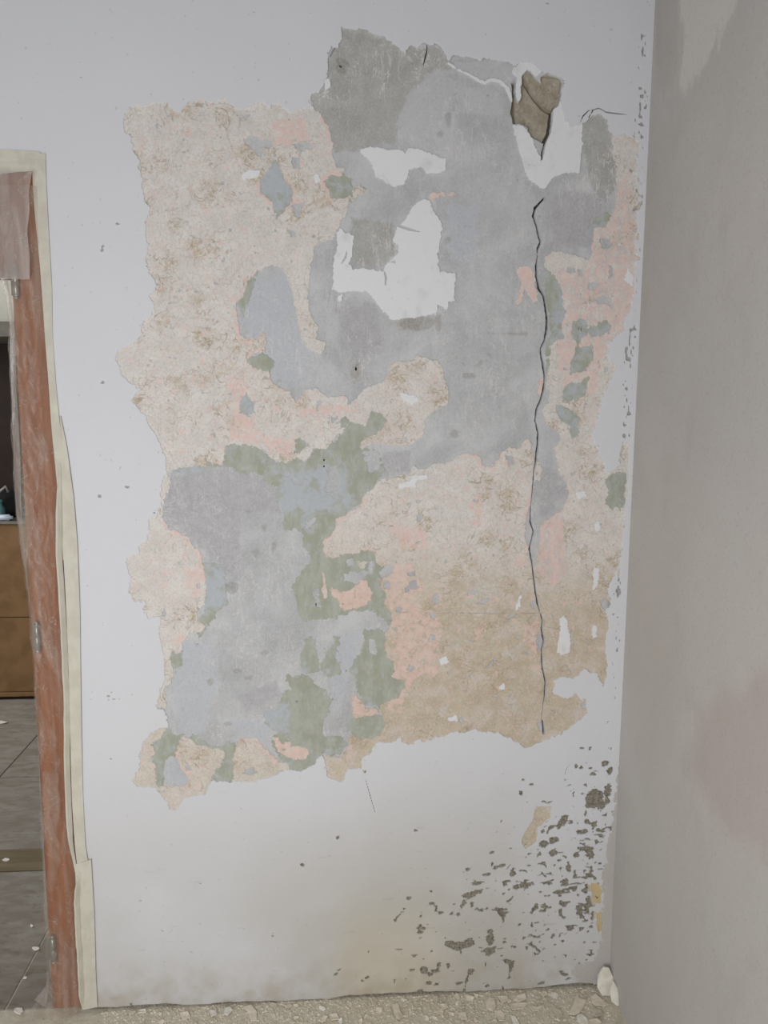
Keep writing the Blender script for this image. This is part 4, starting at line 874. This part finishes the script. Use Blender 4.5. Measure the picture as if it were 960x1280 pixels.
tape('masking_tape', [(40,192),(41,230),(44,270),(50,330),(53,370),(57,430),(61,480),(65,540),(71,600),(75,640),(79,700)], [(57,192),(58,230),(61,290),(65,360),(66,420),(70,480),(76,540),(80,600),(81,640),(82,700)], -0.006, 0.0008, 'narrow cream masking tape down the upper edge of the door frame', seed=5)
tape('masking_tape', [(75,520),(76,560),(78,620),(80,680),(83,760),(86,840),(88,920),(90,1000),(94,1060),(97,1085)], [(76,520),(84,560),(92,620),(97,680),(100,760),(101,840),(102,920),(104,1000),(107,1060),(112,1085)], -0.0072, 0.0008, 'long pale masking tape along the middle of the door edge', seed=7)
tape('masking_tape', [(94,1080),(95,1110),(97,1140),(101,1180),(103,1220),(105,1262)], [(114,1074),(116,1110),(118,1140),(119,1180),(120,1220),(122,1258)], -0.0086, 0.0008, 'short wide masking tape at the foot of the door edge', seed=9)
# the free edge of the tape that stands off the wall along the film
def lip(name, pts, y0, h, w, label, par):
    p = np.array(pts, float); s = np.linspace(0, 1, 60); d = np.concatenate([[0], np.cumsum(np.hypot(*np.diff(p, axis=0).T))]); d /= d[-1]
    c = np.stack([np.interp(s, d, p[:, 0]), np.interp(s, d, p[:, 1])], 1); Q = at(c[:, 0], c[:, 1], y0); V = []
    for k in range(len(Q)):
        e = float(fbm(np.array([s[k] * 4]), np.array([0.0]), 0.3, 77, 3)[0]) * 0.0015; tp = min(1.0, 8 * s[k] + 0.05, 8 * (1 - s[k]) + 0.05)
        V += [(Q[k, 0] + e, y0, Q[k, 2]), (Q[k, 0] - w * tp + e, y0 - h * tp, Q[k, 2]), (Q[k, 0] - w * 0.4 * tp + e, y0 - h * tp - 0.001, Q[k, 2]), (Q[k, 0] + w * 0.6 + e, y0 - 0.0006, Q[k, 2])]
    F = []
    for k in range(len(Q) - 1):
        for q in range(4): F.append((4 * k + q, 4 * k + (q + 1) % 4, 4 * k + 4 + (q + 1) % 4, 4 * k + 4 + q))
    F += [(3, 2, 1, 0), tuple(4 * (len(Q) - 1) + q for q in range(4))]
    o = link(name, pymesh(name, V, F), M_TAPE, par); o['label'] = label; return o
tapes = [o for o in COL.objects if o.name.startswith('masking_tape')]
lip('curled_edge', [(73,580),(75,640),(76,700),(80,760),(83,820),(85,880),(85,940),(86,990),(89,1050),(95,1090)], -0.008, 0.009, 0.007, 'curled cream edge standing off the wall', tapes[2])
lip('curled_edge', [(98,1090),(98,1130),(100,1170),(102,1210),(104,1262)], -0.0095, 0.009, 0.007, 'curled cream edge standing off the wall', tapes[3])

# =================================================================== the room beyond the doorway
wb = box('wall_beyond', (-4.0, 2.62, 0), (0.7, 2.72, 2.75), M_CREAM); tag(wb, 'cream wall of the room beyond the doorway', kind='structure')
CY = 2.10
zt = float(at(5, 652, CY)[2]); zn = float(at(3, 421, CY)[2]); zp = float(at(5, 402, CY)[2]); zs_ = float(at(15, 772, CY)[2])
cab = empty('cabinet', (-1.85, CY + 0.2, 0)); tag(cab, 'brown wooden cabinet with a dark open niche beyond the doorway', 'cabinet')
def cpart(name, lo, hi, mat, bev=0.002):
    o = box(name, lo, hi, mat, cab, bev); o.matrix_parent_inverse = Matrix.Translation(-cab.location); return o
cpart('plinth', (-2.6, CY + 0.004, 0.0), (-1.1, CY + 0.42, 0.02), M_CABD)
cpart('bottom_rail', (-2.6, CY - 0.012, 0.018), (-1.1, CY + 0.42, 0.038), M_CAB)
cpart('door', (-2.597, CY, 0.040), (-1.103, CY + 0.018, zs_ - 0.002), M_CAB)
cpart('drawer_front', (-2.597, CY, zs_ + 0.002), (-1.103, CY + 0.018, zt - 0.014), M_CAB)
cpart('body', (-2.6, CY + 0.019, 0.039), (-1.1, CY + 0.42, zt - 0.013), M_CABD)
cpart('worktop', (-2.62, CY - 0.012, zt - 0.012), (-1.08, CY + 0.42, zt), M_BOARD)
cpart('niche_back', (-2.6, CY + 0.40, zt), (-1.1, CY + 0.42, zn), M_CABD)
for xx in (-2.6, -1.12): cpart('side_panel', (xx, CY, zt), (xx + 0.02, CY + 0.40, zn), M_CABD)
cpart('top_board', (-2.62, CY - 0.012, zn), (-1.08, CY + 0.42, zp), M_BOARD)

# clutter on the worktop
def cl_at(px, Y): return float(at(px, 640, Y)[0])
x0 = cl_at(6, CY + 0.15)
bm = bmesh.new(); lathe_bm(bm, [(0.05, 0), (0.075, 0.01), (0.082, 0.05), (0.074, 0.10), (0.06, 0.125), (0.03, 0.135)], 14)
bmesh.ops.transform(bm, matrix=Matrix.Translation((x0 + 0.01, CY + 0.18, zt)) @ Matrix.Diagonal((1.25, 0.8, 1, 1)), verts=bm.verts)
bag = link('tool_bag', from_bm(bm, 'tool_bag', True), M_BLACK); tag(bag, 'black tool bag on the brown cabinet in the doorway', 'bag')
def bar(name, pts, rad, mat, n=8):
    bm = bmesh.new(); prev = None
    for k, p in enumerate(pts):
        p = Vector(p); dv = (Vector(pts[min(k + 1, len(pts) - 1)]) - Vector(pts[max(k - 1, 0)])).normalized()
        a = dv.orthogonal().normalized(); b = dv.cross(a)
        ring = [bm.verts.new(p + a * math.cos(2 * math.pi * q / n) * rad + b * math.sin(2 * math.pi * q / n) * rad) for q in range(n)]
        if prev:
            best = min(range(n), key=lambda s: sum((prev[q].co - ring[(q + s) % n].co).length for q in range(n)))
            ring = ring[best:] + ring[:best]
            for q in range(n): bm.faces.new((prev[q], prev[(q + 1) % n], ring[(q + 1) % n], ring[q]))
        else: bm.faces.new(ring[::-1])
        prev = ring
    bm.faces.new(prev); bmesh.ops.recalc_face_normals(bm, faces=bm.faces)
    return link(name, from_bm(bm, name, True), mat)
zb = zt + 0.004
b1 = bar('pry_bar', [(cl_at(-30, CY + 0.09), CY + 0.09, zt + 0.007), (cl_at(0, CY + 0.09), CY + 0.09, zt + 0.135), (cl_at(9, CY + 0.09), CY + 0.09, zt + 0.165), (cl_at(12, CY + 0.09), CY + 0.09, zt + 0.135)], 0.007, M_STEEL)
tag(b1, 'bent grey steel bar leaning over the black bag', 'tool')
bm = bmesh.new(); lathe_bm(bm, [(0.018, 0), (0.022, 0.004), (0.022, 0.06), (0.010, 0.075), (0.010, 0.088), (0.013, 0.089), (0.013, 0.100), (0.004, 0.102)], 14, (cl_at(1, CY + 0.06), CY + 0.06, zt))
bt = link('bottle', from_bm(bm, 'bottle', True), M_TEAL); tag(bt, 'small teal bottle in front of the black bag', 'bottle')
bm = bmesh.new(); lathe_bm(bm, [(0.006, 0), (0.014, 0.003), (0.016, 0.05), (0.008, 0.058), (0.008, 0.068)], 12, (cl_at(-2, CY + 0.03), CY + 0.03, zt + 0.016), Matrix.Rotation(math.radians(90), 4, 'Y'))
tb = link('tube', from_bm(bm, 'tube', True), M_PALE); tag(tb, 'pale tube lying at the front of the cabinet top', 'tube')

# =================================================================== flakes on the floor
def flake_mesh(pts, th, seed, curl=0.004):
    """pts: outline in metres about the origin; a thin curled chip with a broken edge"""
    rr = random.Random(seed); n = len(pts); V = []; F = []
    ph = rr.uniform(0, 6.28); kx, ky = math.cos(ph), math.sin(ph); R = max(math.hypot(*p) for p in pts)
    def zc(x, y): return curl * ((kx * x + ky * y) / R) ** 2 + curl * 0.15 * math.sin(9 * (x + y) / R)
    for s, k in ((1.0, th), (0.55, th * 1.15), (0.0, th * 1.2)):
        if s == 0: V.append((0, 0, k + zc(0, 0)))
        else: V += [(x * s, y * s, k + zc(x * s, y * s)) for x, y in pts]
    V += [(x, y, zc(x, y)) for x, y in pts]; V.append((0, 0, 0))
    o2 = 2 * n + 1
    for i in range(n):
        j = (i + 1) % n
        F += [(i, j, n + j, n + i), (n + i, n + j, 2 * n), (o2 + i, o2 + j, j, i), (o2 + j, o2 + i, o2 + n)]
    me = pymesh('plaster_flake', V, F); return me
def blob(r, asp, seed):
    rr = random.Random(seed); n = rr.randint(6, 9); out = []
    for k in range(n):
        a = 2 * math.pi * k / n + rr.uniform(-0.25, 0.25); q = r * rr.uniform(0.65, 1.1)
        out.append((q * math.cos(a), q * asp * math.sin(a)))
    return out
GRP = 'paint and plaster flakes lying along the foot of the wall'
FLOOR_FL = []
def flake(pts, loc, rz, tilt, mat, label, th=0.0022, curl=0.004, seed=0, tax='X'):
    me = flake_mesh(pts, th, seed, curl); me.materials.append(mat)
    o = link('plaster_flake', me); o.location = loc
    o.rotation_euler = (Matrix.Rotation(rz, 4, 'Z') @ Matrix.Rotation(tilt, 4, tax)).to_euler()
    M = o.rotation_euler.to_matrix(); zmin = min((M @ v.co).z for v in me.vertices)
    o.location.z = loc[2] - zmin
    tag(o, label, 'flake', GRP); FLOOR_FL.append((loc[0], loc[1], max(math.hypot(*p) for p in pts))); return o
def outline(px, z=0.0, gx=1.0):
    a = np.array(px, float); q = on_floor(a[:, 0], a[:, 1], z); c = q.mean(0); return [(p[0] - c[0], p[1] - c[1]) for p in q][::-1], (float(c[0]), float(c[1]), 0.0005)
# two pale shards leaning in the corner
def shard(px, depth, lean, label, mat, seed):
    a = np.array(px, float); q = at(a[:, 0], a[:, 1], depth); c = q.mean(0)
    pts = [(p[0] - c[0], p[2] - c[2]) for p in q]
    if sum(pts[i][0] * pts[(i + 1) % len(pts)][1] - pts[(i + 1) % len(pts)][0] * pts[i][1] for i in range(len(pts))) < 0: pts = pts[::-1]
    me = flake_mesh(pts, 0.005, seed, 0.002); me.materials.append(mat); o = link('plaster_shard', me)
    o.rotation_euler = (math.radians(90 - lean), 0, 0); o.location = c
    Mx = o.rotation_euler.to_matrix(); zmin = min((Mx @ v.co).z for v in me.vertices); o.location.z = 0.001 - zmin
    tag(o, label, 'shard', 'pale shards in the corner'); return o
shard([(755,1218),(761,1219),(765,1229),(766,1242),(759,1250),(750,1249),(745,1241),(747,1229),(751,1222)], -0.028, 10, 'tall pale oval plaster shard leaning upright in the corner', M_FLAKE[1], 1)
shard([(767,1241),(771,1248),(775,1258),(775,1264),(769,1267),(763,1263),(761,1252)], -0.062, 18, 'smaller pale shard leaning against the foot of the right wall', M_FLAKE[1], 2)
BIG = [([(721,1244),(725,1250),(733,1252),(729,1262),(724,1268),(718,1271),(711,1270),(716,1257)], 0, 'large flat beige flake below the corner shards, shaped like a boot'),
       ([(738,1248),(744,1244),(752,1250),(761,1257),(756,1259),(744,1258),(740,1254)], 0, 'broad beige flake wedged beside the tall pale shard'),
       ([(721,1271),(727,1268),(733,1274),(736,1281),(728,1283),(722,1278)], 1, 'bright white flake at the picture edge near the corner'),
       ([(734,1276),(746,1275),(752,1280),(748,1286),(736,1286)], 0, 'pinkish beige flake at the picture edge beside the bright white one'),
       ([(607,1254),(612,1248),(618,1250),(620,1260),(616,1265),(608,1262)], 0, 'beige flake left of a pair of long flakes by the wall'),
       ([(617,1265),(626,1264),(631,1270),(630,1277),(624,1278)], 0, 'beige flake lying slanted just below its twin'),
       ([(622,1248),(634,1246),(636,1252),(628,1255)], 0, 'small beige flake tight against the wall foot'),
       ([(644,1246),(656,1244),(658,1250),(648,1254),(643,1251)], 0, 'flat beige flake close under the wall'),
       ([(637,1257),(650,1254),(660,1256),(654,1262),(640,1265)], 0, 'wide thin beige flake in the middle of the debris'),
       ([(662,1258),(672,1260),(678,1258),(674,1264),(666,1266)], 0, 'narrow beige flake pointing to the corner'),
       ([(490,1258),(497,1256),(500,1264),(504,1272),(499,1278),(493,1270)], 0, 'upright-looking pale flake under the olive stains'),
       ([(572,1268),(582,1266),(584,1275),(577,1276)], 0, 'small square beige flake on the grey dust'),
       ([(550,1258),(558,1256),(560,1261),(553,1263)], 0, 'tiny pale flake left of the square one'),
       ([(638,1271),(644,1272),(650,1283),(643,1285)], 1, 'light flake cut by the lower picture edge'),
       ([(281,1262),(288,1259),(291,1265),(285,1271),(280,1270)], 1, 'bright white flake against the left half of the wall foot'),
       ([(262,1266),(270,1264),(271,1270),(264,1273)], 1, 'small white flake left of the bright white one'),
       ([(304,1260),(314,1258),(321,1266),(321,1276),(313,1277),(311,1268)], 0, 'curled tan flake right of the bright white one'),
       ([(225,1268),(235,1266),(238,1273),(228,1276)], 0, 'pale flake in the left dust near the tape'),
       ([(411,1270),(421,1268),(424,1275),(414,1277)], 0, 'pale flake in the middle of the left dust'),
       ([(173,1264),(182,1263),(183,1267),(174,1268)], 1, 'small white flake by a nail hole near the tape'),
       ([(690,1262),(700,1264),(704,1272),(696,1274)], 2, 'grey-beige flake among splinters left of the boot-shaped flake'),
       ([(742,1262),(750,1262),(754,1270),(746,1273),(740,1269)], 2, 'grey-beige lump below the broad beige flake')]
for k, (px, mi, lab) in enumerate(BIG):
    pts, loc = outline(px)
    xa = max(p[0] for p in pts); ya = max(p[1] for p in pts)
    loc = (min(loc[0], 0.695 - xa), min(loc[1], -0.008 - ya), loc[2])
    flake(pts, loc, 0, random.uniform(-0.08, 0.08), M_FLAKE[mi], lab, 0.0022, 0.004, 50 + k)
SHARED = 'small nondescript paint flake in the dust along the wall foot'
tries = 0; made = 0
while made < 60 and tries < 3000:
    tries += 1
    x = random.uniform(-0.52, 0.67); y = -abs(random.gauss(0.0, 0.06)) - 0.016; r = random.uniform(0.006, 0.013)
    if x < 0.2 and random.random() < 0.4: continue
    if any(math.hypot(x - a, y - b) < r + c * 0.9 for a, b, c in FLOOR_FL): continue
    flake(blob(r, random.uniform(0.5, 0.9), tries), (x, y, 0.0005), random.uniform(0, 6.28), random.uniform(-0.3, 0.3), random.choice([M_FLAKE[0], M_FLAKE[0], M_FLAKE[2], M_FLAKE[2], M_FLAKE[1]]), SHARED, 0.0018, 0.003, tries); made += 1
# crumbs beyond counting
V = []; F = []
def crumb(x, y, r, z=0.0):
    b = len(V); h = r * random.uniform(0.3, 0.9); a0 = random.uniform(0, 6.28)
    for q in range(5):
        a = a0 + q * 1.2566; s = r * random.uniform(0.6, 1.2); V.append((x + s * math.cos(a), y + s * math.sin(a) * 0.8, z))
    V.append((x + random.uniform(-.3, .3) * r, y + random.uniform(-.3, .3) * r, z + h))
    for q in range(5): F.append((b + q, b + (q + 1) % 5, b + 5))
for k in range(6500):
    x = random.uniform(-0.56, 0.69); y = -abs(random.gauss(0, 0.09)) - 0.005; crumb(x, y, random.choice([0.0012, 0.002, 0.003, 0.0045]))
nb = len(F)
for k in range(1500):
    x = random.uniform(-0.56, 0.69); y = -abs(random.gauss(0, 0.09)) - 0.005; crumb(x, y, random.choice([0.0015, 0.003, 0.004]))
cr = link('plaster_crumbs', pymesh('plaster_crumbs', V, F), M_FLAKE[2]); cr.data.materials.append(M_FLAKE[0])
cr.data.polygons.foreach_set('material_index', np.array([0] * nb + [1] * (len(F) - nb), np.int32))
tag(cr, 'grey-beige plaster crumbs and dust along the wall foot', 'rubble', kind='stuff')
# chips on the floor of the doorway
for k, (px, py, r, lab) in enumerate([(3, 904, 0.030, 'white chip far back on the tiles near the cabinet'), (8, 1076, 0.013, 'small white chip in front of the brown threshold'), (45, 1188, 0.011, 'white chip on the doorway floor beside the film'), (40, 1160, 0.006, 'tiny white chip on the doorway floor above its neighbour'), (24, 1266, 0.016, 'pale chip at the bottom of the doorway by the film hem'), (31, 1225, 0.005, 'tiny speck of paint on the doorway floor')]):
    p = on_floor(px, py); flake(blob(r, 0.6, 900 + k), (float(p[0]), float(p[1]), 0.0034 if p[1] < 0.59 else 0.001), random.uniform(0, 6), 0.05, M_FLAKE[1], lab, 0.003, 0.003, 900 + k)
